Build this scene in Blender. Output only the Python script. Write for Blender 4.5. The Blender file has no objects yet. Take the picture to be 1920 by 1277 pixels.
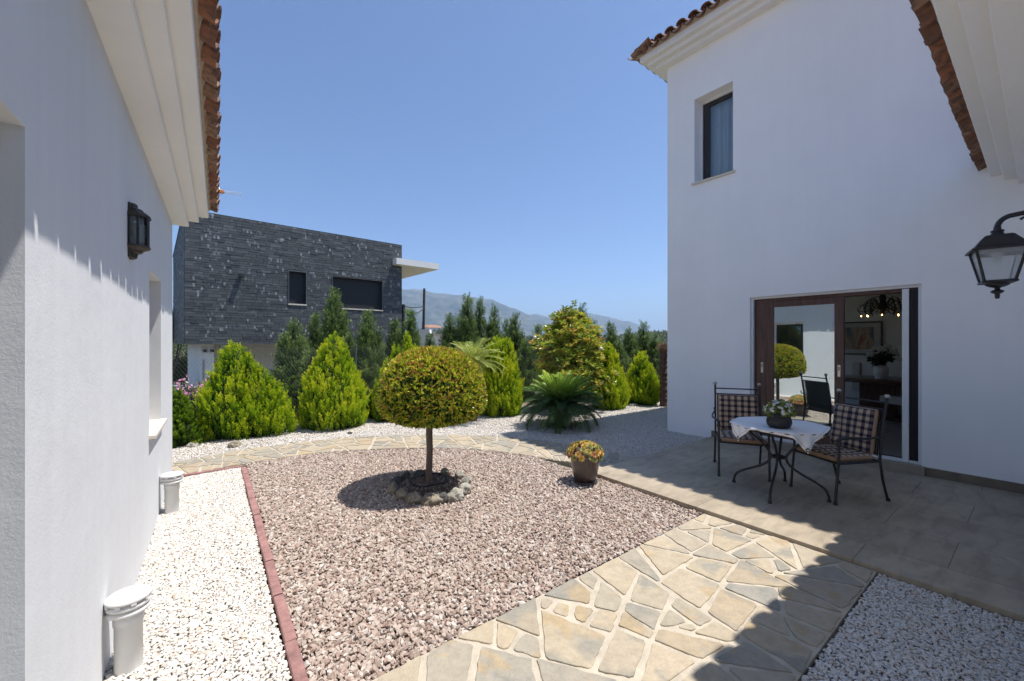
import bpy, bmesh, math, random
import numpy as np
from mathutils import Vector, Matrix, noise as mnoise
random.seed(7); RNG = np.random.default_rng(11)
sc = bpy.context.scene
COL = sc.collection
PI = math.pi
# ---------------------------------------------------------------- survey of the place (metres)
F = 765.0; HC = 1.65; YAW = math.radians(37.4); HOR = 641.0
SA, CA = math.sin(YAW), math.cos(YAW)
def pl(px, D):                       # plan position seen in column px at depth D
    L = (px-960)/F*D
    return (D*SA+L*CA, D*CA-L*SA)
def G(px, py, z=0.0):                # plan position of a point at height z
    return pl(px, F*(HC-z)/(py-HOR))
def WY(px, X):                       # Y on the plane X = const
    u = (px-960)/F; D = X/(SA+u*CA)
    return D*(CA-u*SA)
def dep(x, y): return x*SA+y*CA
# ---------------------------------------------------------------- scene objects
def tag(o, label=None, cat=None, group=None, kind=None):
    if label: o['label'] = label
    if cat: o['category'] = cat
    if group: o['group'] = group
    if kind: o['kind'] = kind
    return o
def thing(name, label, cat, loc=(0,0,0), rz=0, group=None):
    o = bpy.data.objects.new(name, None); COL.objects.link(o)
    o.location = loc; o.rotation_euler = (0,0,rz); o.empty_display_size = .1
    return tag(o, label, cat, group)
def link(name, me, mat, parent=None):
    o = bpy.data.objects.new(name, me); COL.objects.link(o)
    if mat: me.materials.append(mat)
    if parent: o.parent = parent
    return o
def copy_tree(o, parent=None):
    c = o.copy(); COL.objects.link(c)
    if parent: c.parent = parent
    for ch in list(o.children): copy_tree(ch, c)
    return c
class MB:
    def __init__(s): s.v = []; s.f = []; s.sm = []
    def add(s, vs, fs, smooth=False):
        n = len(s.v); s.v += [tuple(v) for v in vs]
        s.f += [tuple(n+i for i in f) for f in fs]; s.sm += [smooth]*len(fs)
    def box(s, a, b, M=None):
        x0,y0,z0 = a; x1,y1,z1 = b
        vs = [(x0,y0,z0),(x1,y0,z0),(x1,y1,z0),(x0,y1,z0),(x0,y0,z1),(x1,y0,z1),(x1,y1,z1),(x0,y1,z1)]
        if M: vs = [M@Vector(v) for v in vs]
        s.add(vs, [(0,3,2,1),(4,5,6,7),(0,1,5,4),(1,2,6,5),(2,3,7,6),(3,0,4,7)])
    def bbox(s, a, b, r=.006, M=None):     # bevelled box
        bm = bmesh.new(); x0,y0,z0=a; x1,y1,z1=b
        bmesh.ops.create_cube(bm, size=1)
        for v in bm.verts: v.co = Vector(((x0+x1)/2+v.co.x*(x1-x0),(y0+y1)/2+v.co.y*(y1-y0),(z0+z1)/2+v.co.z*(z1-z0)))
        bmesh.ops.bevel(bm, geom=list(bm.edges), offset=r, segments=2, profile=.5, affect='EDGES')
        s.frombm(bm, M); bm.free()
    def frombm(s, bm, M=None, smooth=False):
        bm.verts.index_update()
        s.add([(M@v.co if M else v.co) for v in bm.verts], [[v.index for v in f.verts] for f in bm.faces], smooth)
    def tube(s, pts, r, n=8, closed=False, caps=True):
        pts = [Vector(p) for p in pts]; m = len(pts)
        rr = r if hasattr(r,'__len__') else [r]*m
        vs = []; up = None
        for i,p in enumerate(pts):
            if closed: t = pts[(i+1)%m]-pts[i-1]
            else: t = pts[min(i+1,m-1)]-pts[max(i-1,0)]
            t.normalize()
            if up is None:
                up = Vector((0,0,1)) if abs(t.z) < .9 else Vector((1,0,0))
            a = t.cross(up)
            if a.length < 1e-4: a = t.cross(Vector((0,1,0)))
            a.normalize(); b = a.cross(t); up = b
            for k in range(n):
                w = 2*PI*k/n
                vs.append(p+(a*math.cos(w)+b*math.sin(w))*rr[i])
        fs = []
        for i in range(m if closed else m-1):
            j = (i+1)%m
            for k in range(n):
                l = (k+1)%n
                fs.append((i*n+k, i*n+l, j*n+l, j*n+k))
        s.add(vs, fs, True)
        if caps and not closed:
            s.add([vs[k] for k in range(n)], [tuple(range(n))]); s.add([vs[(m-1)*n+k] for k in range(n)], [tuple(reversed(range(n)))])
    def lathe(s, prof, c=(0,0,0), n=24, smooth=True, M=None):
        vs = []
        for (r,z) in prof:
            for k in range(n):
                w = 2*PI*k/n
                v = Vector((r*math.cos(w), r*math.sin(w), z))
                if M: v = M@v
                vs.append((c[0]+v.x, c[1]+v.y, c[2]+v.z))
        fs = []
        for i in range(len(prof)-1):
            for k in range(n):
                l = (k+1)%n; fs.append((i*n+k, i*n+l, (i+1)*n+l, (i+1)*n+k))
        s.add(vs, fs, smooth)
    def prism(s, poly, z0, z1, M=None):
        n = len(poly)
        vs = [(p[0],p[1],z0) for p in poly]+[(p[0],p[1],z1) for p in poly]
        if M: vs = [M@Vector(v) for v in vs]
        s.add(vs, [tuple(reversed(range(n))), tuple(range(n,2*n))]+[(i,(i+1)%n,n+(i+1)%n,n+i) for i in range(n)])
    def build(s, name, mat, parent=None):
        me = bpy.data.meshes.new(name); me.from_pydata([tuple(v) for v in s.v], [], s.f)
        me.polygons.foreach_set('use_smooth', s.sm); me.update()
        return link(name, me, mat, parent)
def np_mesh(name, V, Fc, mat, parent=None, tint=None, smooth=False):
    """V (N,3), Fc (M,k) constant k"""
    me = bpy.data.meshes.new(name); V = np.asarray(V, dtype=np.float32); Fc = np.asarray(Fc, dtype=np.int32)
    m, k = Fc.shape
    me.vertices.add(len(V)); me.vertices.foreach_set('co', V.ravel())
    me.loops.add(m*k); me.loops.foreach_set('vertex_index', Fc.ravel())
    me.polygons.add(m); me.polygons.foreach_set('loop_start', np.arange(0,m*k,k,dtype=np.int32))
    me.polygons.foreach_set('use_smooth', np.full(m, smooth))
    if tint is not None:
        a = me.attributes.new('tint','FLOAT','POINT'); a.data.foreach_set('value', np.asarray(tint,dtype=np.float32))
    me.update(calc_edges=True)
    return link(name, me, mat, parent)
def nrm(a): return a/np.maximum(np.linalg.norm(a,axis=-1,keepdims=True),1e-9)
class Leaves:
    """collects leaf blades: a bent rhomb of two quads' worth (4 verts)"""
    def __init__(s): s.V=[]; s.T=[]
    def add(s, pos, d, length, width, tint, side=None, bend=0.0, blunt=.45):
        pos = np.atleast_2d(pos); N = len(pos); d = nrm(np.broadcast_to(d,(N,3)).astype(float))
        if side is None:
            side = nrm(np.cross(d, RNG.normal(size=(N,3))))
        else: side = nrm(np.broadcast_to(side,(N,3)).astype(float))
        L = np.broadcast_to(length,(N,)).reshape(N,1); Wd = np.broadcast_to(width,(N,)).reshape(N,1)
        nn = np.cross(side, d)
        mid = pos + d*L*blunt + nn*L*bend
        V = np.stack([pos, mid+side*Wd*.5, pos+d*L-nn*L*bend*.6, mid-side*Wd*.5], axis=1)
        s.V.append(V.reshape(-1,3)); s.T.append(np.repeat(np.broadcast_to(tint,(N,)),4))
    def build(s, name, mat, parent=None):
        V = np.concatenate(s.V); T = np.concatenate(s.T)
        Fc = np.arange(len(V)).reshape(-1,4)
        return np_mesh(name, V, Fc, mat, parent, T)
# ---------------------------------------------------------------- materials
def _n(nt, t, **kw):
    n = nt.nodes.new(t)
    for k,v in kw.items():
        if k in n.inputs.keys() and not hasattr(n,k): n.inputs[k].default_value = v
        else: setattr(n,k,v)
    return n
def newmat(name):
    m = bpy.data.materials.new(name); m.use_nodes = True
    nt = m.node_tree; b = nt.nodes['Principled BSDF']
    return m, nt, b
def rampn(nt, stops, interp='LINEAR'):
    r = nt.nodes.new('ShaderNodeValToRGB'); e = r.color_ramp.elements; r.color_ramp.interpolation = interp
    while len(e) < len(stops): e.new(.5)
    for i,(p,c) in enumerate(stops):
        e[i].position = p; e[i].color = (c[0],c[1],c[2],1)
    return r
def noisen(nt, scale, detail=4, rough=.6, vec=None, dist=0):
    n = nt.nodes.new('ShaderNodeTexNoise'); n.inputs['Scale'].default_value = scale
    n.inputs['Detail'].default_value = detail; n.inputs['Roughness'].default_value = rough; n.inputs['Distortion'].default_value = dist
    if vec: nt.links.new(vec, n.inputs['Vector'])
    return n
def coords(nt, scale=(1,1,1), kind='Object'):
    tc = nt.nodes.new('ShaderNodeTexCoord'); mp = nt.nodes.new('ShaderNodeMapping')
    mp.inputs['Scale'].default_value = scale; nt.links.new(tc.outputs[kind], mp.inputs['Vector'])
    return mp.outputs['Vector']
def mixc(nt, fac, a, b, mode='MIX'):
    m = nt.nodes.new('ShaderNodeMix'); m.data_type = 'RGBA'; m.blend_type = mode
    for s_,v in ((m.inputs[0],fac),(m.inputs[6],a),(m.inputs[7],b)):
        if hasattr(v,'is_output') or isinstance(v, bpy.types.NodeSocket): nt.links.new(v, s_)
        elif isinstance(v,(int,float)): s_.default_value = v
        else: s_.default_value = (v[0],v[1],v[2],1)
    return m.outputs[2]
def bumpn(nt, b, h, strength=.3, dist=.01, prev=None):
    n = nt.nodes.new('ShaderNodeBump'); n.inputs['Strength'].default_value = strength; n.inputs['Distance'].default_value = dist
    nt.links.new(h, n.inputs['Height'])
    if prev: nt.links.new(prev, n.inputs['Normal'])
    nt.links.new(n.outputs[0], b.inputs['Normal']); return n.outputs[0]
def M(name, col, rough=.6, var=.12, scale=6, bump=0, bscale=60, bdist=.004, metal=0, vecscale=(1,1,1), spec=.5, coat=0):
    m, nt, b = newmat(name)
    v = coords(nt, vecscale)
    n = noisen(nt, scale, 5, .6, v)
    lo = [max(c*(1-var),0) for c in col]; hi = [min(c*(1+var),1) for c in col]
    r = rampn(nt, [(.3,lo),(.7,hi)]); nt.links.new(n.outputs[0], r.inputs[0]); nt.links.new(r.outputs[0], b.inputs['Base Color'])
    b.inputs['Roughness'].default_value = rough; b.inputs['Metallic'].default_value = metal
    b.inputs['Specular IOR Level'].default_value = spec; b.inputs['Coat Weight'].default_value = coat
    if bump:
        n2 = noisen(nt, bscale, 4, .65, v); bumpn(nt, b, n2.outputs[0], bump, bdist)
    return m
def leafmat(name, stops, rough=.45, trans=.3, jitter=.25, spec=.4):
    m, nt, b = newmat(name)
    a = nt.nodes.new('ShaderNodeAttribute'); a.attribute_name = 'tint'
    g = nt.nodes.new('ShaderNodeNewGeometry')
    ma = nt.nodes.new('ShaderNodeMath'); ma.operation = 'MULTIPLY_ADD'
    nt.links.new(g.outputs['Random Per Island'], ma.inputs[0]); ma.inputs[1].default_value = jitter
    nt.links.new(a.outputs['Fac'], ma.inputs[2])
    ms = nt.nodes.new('ShaderNodeMath'); ms.operation = 'SUBTRACT'; nt.links.new(ma.outputs[0], ms.inputs[0]); ms.inputs[1].default_value = jitter/2
    r = rampn(nt, stops); nt.links.new(ms.outputs[0], r.inputs[0])
    nt.links.new(r.outputs[0], b.inputs['Base Color'])
    b.inputs['Roughness'].default_value = rough; b.inputs['Specular IOR Level'].default_value = spec
    t = nt.nodes.new('ShaderNodeBsdfTranslucent'); nt.links.new(r.outputs[0], t.inputs['Color'])
    mx = nt.nodes.new('ShaderNodeMixShader'); mx.inputs[0].default_value = trans
    nt.links.new(b.outputs[0], mx.inputs[1]); nt.links.new(t.outputs[0], mx.inputs[2])
    nt.links.new(mx.outputs[0], nt.nodes['Material Output'].inputs['Surface'])
    return m
def islandmat(name, stops, rough=.8, var=.25, scale=30, bump=.25, bscale=120, bdist=.003, interp='LINEAR', spec=.3):
    m, nt, b = newmat(name)
    g = nt.nodes.new('ShaderNodeNewGeometry')
    r = rampn(nt, stops, interp); nt.links.new(g.outputs['Random Per Island'], r.inputs[0])
    v = coords(nt); n = noisen(nt, scale, 4, .6, v)
    rr = rampn(nt, [(.3,(1-var,)*3),(.7,(1,1,1))]); nt.links.new(n.outputs[0], rr.inputs[0])
    c = mixc(nt, 1.0, r.outputs[0], rr.outputs[0], 'MULTIPLY')
    nt.links.new(c, b.inputs['Base Color']); b.inputs['Roughness'].default_value = rough; b.inputs['Specular IOR Level'].default_value = spec
    if bump:
        n2 = noisen(nt, bscale, 3, .6, v); bumpn(nt, b, n2.outputs[0], bump, bdist)
    return m
# plaster walls: painted render with faint trowel unevenness and vertical weather streaks
def plaster(name, col, streak=.018):
    m, nt, b = newmat(name)
    v = coords(nt); big = noisen(nt, 1.1, 4, .55, v)
    vs = coords(nt, (7,7,.35)); st = noisen(nt, 1.6, 5, .6, vs)
    r1 = rampn(nt, [(.25,[c*.94 for c in col]),(.7,col)]); nt.links.new(big.outputs[0], r1.inputs[0])
    r2 = rampn(nt, [(.35,(1-streak,)*3),(.6,(1,1,1))]); nt.links.new(st.outputs[0], r2.inputs[0])
    c = mixc(nt, 1.0, r1.outputs[0], r2.outputs[0], 'MULTIPLY'); nt.links.new(c, b.inputs['Base Color'])
    b.inputs['Roughness'].default_value = .85; b.inputs['Specular IOR Level'].default_value = .15
    f = noisen(nt, 90, 4, .7, v); u = noisen(nt, 3.5, 3, .5, v)
    p = bumpn(nt, b, f.outputs[0], .35, .003); bumpn(nt, b, u.outputs[0], .6, .010, p)
    return m
MWALL = plaster('white_render', (.955,.945,.93), .015)  # albedo raised so the shaded villa wall reads lighter
MWALLB = plaster('bungalow_render', (.71,.72,.73), .03)  # same white render, albedo lowered to balance it against the lifted villa wall
MCORN = plaster('cream_render', (.88,.875,.86), .01)
MTILE = None
def tilemat():
    m, nt, b = newmat('terracotta')
    g = nt.nodes.new('ShaderNodeNewGeometry'); v = coords(nt)
    r = rampn(nt, [(0,(.26,.11,.06)),(.3,(.34,.15,.085)),(.55,(.21,.10,.065)),(.8,(.40,.24,.15)),(1,(.30,.18,.125))]); nt.links.new(g.outputs['Random Per Island'], r.inputs[0])
    n = noisen(nt, 14, 6, .7, v, .6); r2 = rampn(nt, [(.42,(0,0,0)),(.62,(1,1,1))]); nt.links.new(n.outputs[0], r2.inputs[0])
    c = mixc(nt, r2.outputs[0], r.outputs[0], (.12,.075,.055))
    n3 = noisen(nt, 9, 6, .75, v, 1.2); r3 = rampn(nt, [(.6,(0,0,0)),(.7,(.75,.75,.75))]); nt.links.new(n3.outputs[0], r3.inputs[0])
    c2 = mixc(nt, r3.outputs[0], c, (.46,.36,.27)); nt.links.new(c2, b.inputs['Base Color'])
    b.inputs['Roughness'].default_value = .8; b.inputs['Specular IOR Level'].default_value = .3
    bumpn(nt, b, n.outputs[0], .6, .006); return m
MTILE = tilemat()
MMORT = M('lime_mortar', (.5,.42,.33), .9, .2, 18, .5, 60)
MIRON = M('black_iron', (.018,.018,.02), .42, .3, 20, .15, 200, .001)
MIRONW = M('weathered_iron', (.035,.028,.022), .5, .5, 14, .3, 80, .002)
MALU = M('white_aluminium', (.74,.74,.73), .4, .03, 4)
MWOOD = M('dark_wood', (.10,.045,.03), .42, .35, 5, .12, 30, .001, vecscale=(6,6,.6))
MSTONE = M('sill_limestone', (.66,.6,.5), .6, .08, 12, .1, 60)
MBLK = M('black_rubber', (.012,.012,.014), .6, .1, 10)
MPVC = M('white_pvc', (.66,.655,.63), .42, .05, 3)
def glassmat(name, tint=(.9,.93,.95), refl=.35, rough=.0):
    m, nt, b = newmat(name)
    for x in list(nt.nodes):
        if x.type != 'OUTPUT_MATERIAL': nt.nodes.remove(x)
    o = nt.nodes['Material Output']
    t = nt.nodes.new('ShaderNodeBsdfTransparent'); t.inputs[0].default_value = (*tint,1)
    g = nt.nodes.new('ShaderNodeBsdfGlossy'); g.inputs['Roughness'].default_value = rough; g.inputs[0].default_value = (.80,.88,.88,1)
    fr = nt.nodes.new('ShaderNodeFresnel'); fr.inputs[0].default_value = 1.5
    n = noisen(nt, 1.3, 1, .4, coords(nt)); bp = nt.nodes.new('ShaderNodeBump'); bp.inputs['Strength'].default_value = .012; bp.inputs['Distance'].default_value = .05
    nt.links.new(n.outputs[0], bp.inputs['Height']); nt.links.new(bp.outputs[0], g.inputs['Normal'])
    ad = nt.nodes.new('ShaderNodeMath'); ad.operation = 'ADD'; ad.use_clamp = True; ad.inputs[1].default_value = refl
    nt.links.new(fr.outputs[0], ad.inputs[0])
    mx = nt.nodes.new('ShaderNodeMixShader'); nt.links.new(ad.outputs[0], mx.inputs[0]); nt.links.new(t.outputs[0], mx.inputs[1]); nt.links.new(g.outputs[0], mx.inputs[2])
    nt.links.new(mx.outputs[0], o.inputs['Surface']); return m
MGLASS = glassmat('door_glass', (.75,.8,.8), .55)
MGLASSW = glassmat('window_glass', (.82,.86,.88), .03)
MGLASSC = glassmat('lantern_glass', (.97,.98,.98), .02)
_nt = MGLASSC.node_tree; _o = _nt.nodes['Material Output']; _l = _o.inputs['Surface'].links[0].from_node
_t = _nt.nodes.new('ShaderNodeBsdfTranslucent'); _t.inputs[0].default_value = (.86,.89,.92,1); _d = _nt.nodes.new('ShaderNodeBsdfDiffuse'); _d.inputs[0].default_value = (.86,.89,.92,1)
_a = _nt.nodes.new('ShaderNodeMixShader'); _nt.links.new(_t.outputs[0], _a.inputs[1]); _nt.links.new(_d.outputs[0], _a.inputs[2])
_m = _nt.nodes.new('ShaderNodeMixShader'); _m.inputs[0].default_value = .38; _nt.links.new(_l.outputs[0], _m.inputs[1]); _nt.links.new(_a.outputs[0], _m.inputs[2]); _nt.links.new(_m.outputs[0], _o.inputs['Surface'])
# ---------------------------------------------------------------- houses
def wall_holes(mb, P, U, u0, u1, z0, z1, holes, depth):
    """wall face through P along unit U (horizontal); outward normal N = U x Z ; holes (ua,ub,za,zb)"""
    P = Vector(P); U = Vector(U).normalized(); Z = Vector((0,0,1)); N = U.cross(Z)
    us = sorted({u0,u1}|{h[0] for h in holes}|{h[1] for h in holes}); zs = sorted({z0,z1}|{h[2] for h in holes}|{h[3] for h in holes})
    def pt(u,z,d=0): return P+U*u+Z*z-N*d
    def inh(u,z): return any(h[0]<u<h[1] and h[2]<z<h[3] for h in holes)
    for i in range(len(us)-1):
        for j in range(len(zs)-1):
            if inh((us[i]+us[i+1])/2,(zs[j]+zs[j+1])/2): continue
            a,b_,c,d = us[i],us[i+1],zs[j],zs[j+1]
            mb.add([pt(a,c),pt(b_,c),pt(b_,d),pt(a,d)], [(0,1,2,3)])
            mb.add([pt(a,c,depth),pt(b_,c,depth),pt(b_,d,depth),pt(a,d,depth)], [(3,2,1,0)])
    for h in holes:
        a,b_,c,d = h
        q = [pt(a,c),pt(b_,c),pt(b_,d),pt(a,d)]; k = [pt(a,c,depth),pt(b_,c,depth),pt(b_,d,depth),pt(a,d,depth)]
        for i in range(4): j=(i+1)%4; mb.add([q[i],q[j],k[j],k[i]], [(0,3,2,1)])
    q = [pt(u0,z0),pt(u1,z0),pt(u1,z1),pt(u0,z1)]; k = [pt(u0,z0,depth),pt(u1,z0,depth),pt(u1,z1,depth),pt(u0,z1,depth)]
    for i in range(4): j=(i+1)%4; mb.add([q[i],q[j],k[j],k[i]], [(0,1,2,3)])
CPROF = [(0,0),(.15,0),(.155,.012),(.15,.07),(.25,.07),(.255,.08),(.25,.14),(.345,.14),(.35,.15),(.35,.245),(0,.245)]
def cornice_rect(mb, x0, y0, x1, y1, zb, sides='all'):
    n = len(CPROF)
    rings = [[(x0-o,y0-o,zb+z),(x1+o,y0-o,zb+z),(x1+o,y1+o,zb+z),(x0-o,y1+o,zb+z)] for (o,z) in CPROF]
    for i in range(n-1):
        for k in range(4):
            l=(k+1)%4
            mb.add([rings[i][k],rings[i][l],rings[i+1][l],rings[i+1][k]], [(0,1,2,3)])
def tiles(mb, mort, A, B, up, length, pitch=.215, course=.33, hipA=0, hipB=0, over=.0):
    """clay tiles: A->B eave line, 'up' unit vector up the slope; hipA/hipB: shortening per metre upslope"""
    A = Vector(A); B = Vector(B); E = (B-A); W = E.length; E.normalize(); up = Vector(up).normalized()
    N = E.cross(up)
    if N.z < 0: N = -N
    n = int(W/pitch); nc = int(length/course)+1; seg = 6
    for i in range(n+1):
        for kind in (0,1):
            c = i*pitch + (0 if kind==0 else pitch/2)
            if c > W: continue
            wob = (random.random()-.5)*.012
            for k in range(nc):
                s0 = k*course + (0 if k else -.0) + (random.random()-.5)*.012; s1 = s0+course+.07
                if c < hipA*s0 or (W-c) < hipB*s0: break
                r0 = (.095 if kind==0 else .090); r1 = r0*.86; th = .014
                if kind==1: s0 += .018 if k==0 else -.01
                ring = []
                for (s_,r_,lift) in ((s0,r0,(.012 if k else 0)),(s1,r1,-.004)):
                    o_ = []; in_ = []
                    for q in range(seg+1):
                        a = PI*q/seg
                        if kind==0: dx,dn = math.cos(a)*r_, -math.sin(a)*r_*.72
                        else: dx,dn = math.cos(a)*r_, math.sin(a)*r_*.72+.012
                        f = (r_-th)/r_
                        base = A+E*(c+wob)+up*s_+N*(lift+.05)
                        o_.append(base+E*dx+N*dn); in_.append(base+E*dx*f+N*dn*f)
                    ring.append((o_,in_))
                vs = ring[0][0]+ring[0][1]+ring[1][0]+ring[1][1]; m = seg+1; fs = []
                for q in range(seg):
                    fs += [(q,q+1,2*m+q+1,2*m+q),(m+q,3*m+q,3*m+q+1,m+q+1),(q,m+q,m+q+1,q+1)]
                fs += [(0,2*m,3*m,m),(seg,m+seg,3*m+seg,2*m+seg)]
                mb.add(vs, fs, False)
    if mort is not None:
        # bedding mortar behind the tile ends and roof deck
        a = A+up*.075; b = B+up*.075
        hA = hipA*length; hB = hipB*length
        mort.add([a-N*.03,b-N*.03,b+N*.055,a+N*.055], [(0,1,2,3)])
        t0 = A+E*hA+up*length; t1 = B-E*hB+up*length
        mort.add([a+N*.055,b+N*.055,t1+N*.055,t0+N*.055], [(0,1,2,3)])
        mort.add([a-N*.03,b-N*.03,t1-N*.03,t0-N*.03], [(3,2,1,0)])
# ----- the main villa on the right (two storey block and low wing)
XW = 6.89; YC = 4.263; YB = -6.0; XE = 14.0; ZB = 6.72
villa = thing('white_villa', 'two storey white rendered villa with a low tiled wing, beyond the paved patio', 'house', (XW,YC,0))
def P(o, root):       # parent while keeping world placement
    o.parent = root; o.matrix_parent_inverse = Matrix.Translation(root.location).inverted() if root.rotation_euler.z == 0 else (Matrix.Translation(root.location)@Matrix.Rotation(root.rotation_euler.z,4,'Z')).inverted()
    return o
DY0, DY1, DZ0, DZ1 = .905, 2.834, .155, 2.35
UY0, UY1, UZ0, UZ1 = 3.093, 3.743, 4.43, 5.90
mb = MB()
# face X = XW, outward normal -X : U = (0,-1,0) gives U x Z = (-1,0,0)
wall_holes(mb, (XW,0,0), (0,-1,0), -YC, -(-6.0), -.2, ZB+.1, [(-DY1,-DY0,DZ0,DZ1),(-UY1,-UY0,UZ0,UZ1)], .30)
wall_holes(mb, (XE,YC,0), (-1,0,0), 0, XE-XW-.3, -.2, ZB+.1, [(XE-10.9,XE-7.6,.5,2.6)], .2)  # opening added out of view to let sky light into the dining room
wall_holes(mb, (XE,YB,0), (0,1,0), 0, YC-YB-.2, -.2, ZB+.1, [], .2)
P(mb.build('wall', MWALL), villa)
mb = MB(); cornice_rect(mb, XW, YB, XE, YC, ZB); P(mb.build('cornice', MCORN), villa)
mb = MB(); mo = MB(); sl = math.radians(19); e = .335
zt = ZB+.245
cs, sn = math.cos(sl), math.sin(sl)
o_ = .445
tiles(mb, mo, (XW-o_,YC+o_,zt), (XW-o_,YB-o_,zt), (cs,0,sn), 3.9, hipA=cs, hipB=cs)
tiles(mb, mo, (XE+o_,YC+o_,zt), (XW-o_,YC+o_,zt), (0,-cs,sn), 3.9, hipA=cs, hipB=cs)
rf = P(mb.build('roof', MTILE), villa); P(mo.build('roof_bedding', MMORT), villa)
# low wing
WX0, WY1 = 2.65, .02; ZWB = 3.32
mb = MB()
wall_holes(mb, (XW,WY1,0), (-1,0,0), 0, XW-WX0, -.2, ZWB+.1, [], .25)
wall_holes(mb, (WX0,WY1,0), (0,-1,0), .25, 6.0, -.2, ZWB+.1, [], .25)
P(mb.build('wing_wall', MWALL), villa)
mb = MB(); n = len(CPROF)
for i in range(n-1):
    (a,za),(b,zb_) = CPROF[i],CPROF[i+1]
    mb.add([(XW,WY1+a,ZWB+za),(WX0-a,WY1+a,ZWB+za),(WX0-b,WY1+b,ZWB+zb_),(XW,WY1+b,ZWB+zb_)], [(0,1,2,3)])
    mb.add([(WX0-a,WY1+a,ZWB+za),(WX0-a,-6,ZWB+za),(WX0-b,-6,ZWB+zb_),(WX0-b,WY1+b,ZWB+zb_)], [(0,1,2,3)])
P(mb.build('wing_cornice', MCORN), villa)
mb = MB(); mo = MB(); zt = ZWB+.245
tiles(mb, mo, (XW,WY1+o_,zt), (WX0-o_,WY1+o_,zt), (0,-cs,sn), 3.0, hipA=0, hipB=cs)
tiles(mb, mo, (WX0-o_,WY1+o_,zt), (WX0-o_,-6.0,zt), (cs,0,sn), 2.2, hipA=cs, hipB=0)
P(mb.build('wing_roof', MTILE), villa); P(mo.build('wing_roof_bedding', MMORT), villa)
# skirting tiles and door step
MSKIRT = M('skirting_tile', (.20,.155,.11), .6, .12, 9, .1, 60)
mb = MB()
def skirt(y0,y1):
    y = y0
    while y < y1-.01:
        e_ = min(y+.58,y1); mb.box((XW-.016,y+.002,.05),(XW-.0,e_-.002,.152)); y = e_
skirt(DY1+.03, 3.44); P(mb.build('skirting', MSKIRT), villa)
mb = MB(); skirt(.04, DY0-.03); P(mb.build('skirting', MSKIRT), villa)
mb = MB(); MSTEP = M('step_tile', (.30,.25,.195), .5, .12, 9, .08, 50)
mb.bbox((XW-.05,DY0-.03,.05),(XW+.3,DY1+.03,.158),.004); P(mb.build('door_step', MSTEP), villa)
# upper window
def winframe(parent, Xf, y0, y1, z0, z1, w, t, mat, name):
    mb = MB(); mb.bbox((Xf,y0,z0),(Xf+t,y0+w,z1),.003); mb.bbox((Xf,y1-w,z0),(Xf+t,y1,z1),.003)
    mb.bbox((Xf+.001,y0+w,z1-w),(Xf+t-.001,y1-w,z1),.003); mb.bbox((Xf+.001,y0+w,z0),(Xf+t-.001,y1-w,z0+w),.003)
    o = mb.build(name, mat); P(o, villa); return o
uw = winframe(villa, XW+.19, UY0, UY1, UZ0, UZ1, .045, .08, MALU, 'window')
def subw(o, par):          # sub-part built in villa-world coordinates (part's own matrix is identity under the villa)
    o.parent = par; return o
ZR = UZ1-.045
mb = MB(); Xf = XW+.215
for a,b in (((Xf,UY0+.045,UZ0+.045),(Xf+.04,UY0+.105,ZR)),((Xf,UY1-.16,UZ0+.045),(Xf+.04,UY1-.045,ZR)),((Xf,UY0+.105,ZR-.07),(Xf+.04,UY1-.16,ZR)),((Xf,UY0+.105,UZ0+.045),(Xf+.04,UY1-.16,UZ0+.11))): mb.bbox(a,b,.003)
MBRN = M('brown_sash', (.025,.018,.016), .45, .2, 12)
subw(mb.build('frame', MBRN), uw)
mb = MB(); mb.box((Xf+.015,UY0+.1,UZ0+.1),(Xf+.021,UY1-.11,ZR-.065)); subw(mb.build('pane', MGLASSW), uw)
mb = MB(); vs=[]; fs=[]; NN=90
for i in range(NN+1):
    y = UY0-.05+(UY1-UY0+.1)*i/NN; x = XW+.34+.030*math.sin(i*.75)+.012*math.sin(i*.31+1)
    vs += [(x,y,UZ0-.1),(x+.004,y,UZ1+.05)]
for i in range(NN): fs.append((2*i,2*i+2,2*i+3,2*i+1))
mb.add(vs,fs,True); MCUR = M('net_curtain', (.86,.87,.87), .9, .05, 3); subw(mb.build('curtain', MCUR), uw)
mb = MB(); mb.bbox((XW-.035,UY0-.04,UZ0-.035),(XW+.24,UY1+.04,UZ0+.003),.004); subw(mb.build('sill', MSTONE), uw)
# sliding door
dr = winframe(villa, XW+.04, DY0, DY1, DZ0+.003, DZ1, .035, .05, MALU, 'sliding_door')
Z0, Z1 = DZ0+.015, DZ1-.05
y = lambda px, X=XW+.12: WY(px, X)
# wooden outer frame head / left jamb
mb = MB(); mb.bbox((XW+.095,DY0+.035,Z1-.03),(XW+.24,DY1-.035,DZ1-.006),.004); mb.bbox((XW+.097,y(1436),Z0),(XW+.24,DY1-.035,Z1-.03),.004)
mb.box((XW+.1,DY0+.035,DZ0+.004),(XW+.27,DY1-.035,DZ0+.02))
subw(mb.build('frame', MWOOD), dr)
ya, yb = y(1583), y(1437)              # sliding leaf (right edge, left edge)
leaf = MB(); X0, X1 = XW+.10, XW+.15
yl, yr = y(1451), y(1565)
leaf.bbox((X0,yl,Z0+.006),(X1,yb+.03,Z1-.03),.004); leaf.bbox((X0,ya,Z0+.006),(X1,yr,Z1-.03),.004)
leaf.bbox((X0+.002,yr,Z1-.12),(X1-.002,yl,Z1-.031),.004); leaf.bbox((X0+.002,yr,Z0+.007),(X1-.002,yl,Z0+.16),.004)
lf = subw(leaf.build('door_leaf', MWOOD), dr)
mb = MB(); mb.box((X0+.02,yr-.005,Z0+.155),(X0+.026,yl+.005,Z1-.115)); subw(mb.build('pane', MGLASS), dr)
MHAN = M('satin_metal', (.55,.53,.48), .3, .05, 10, metal=.8)
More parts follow.
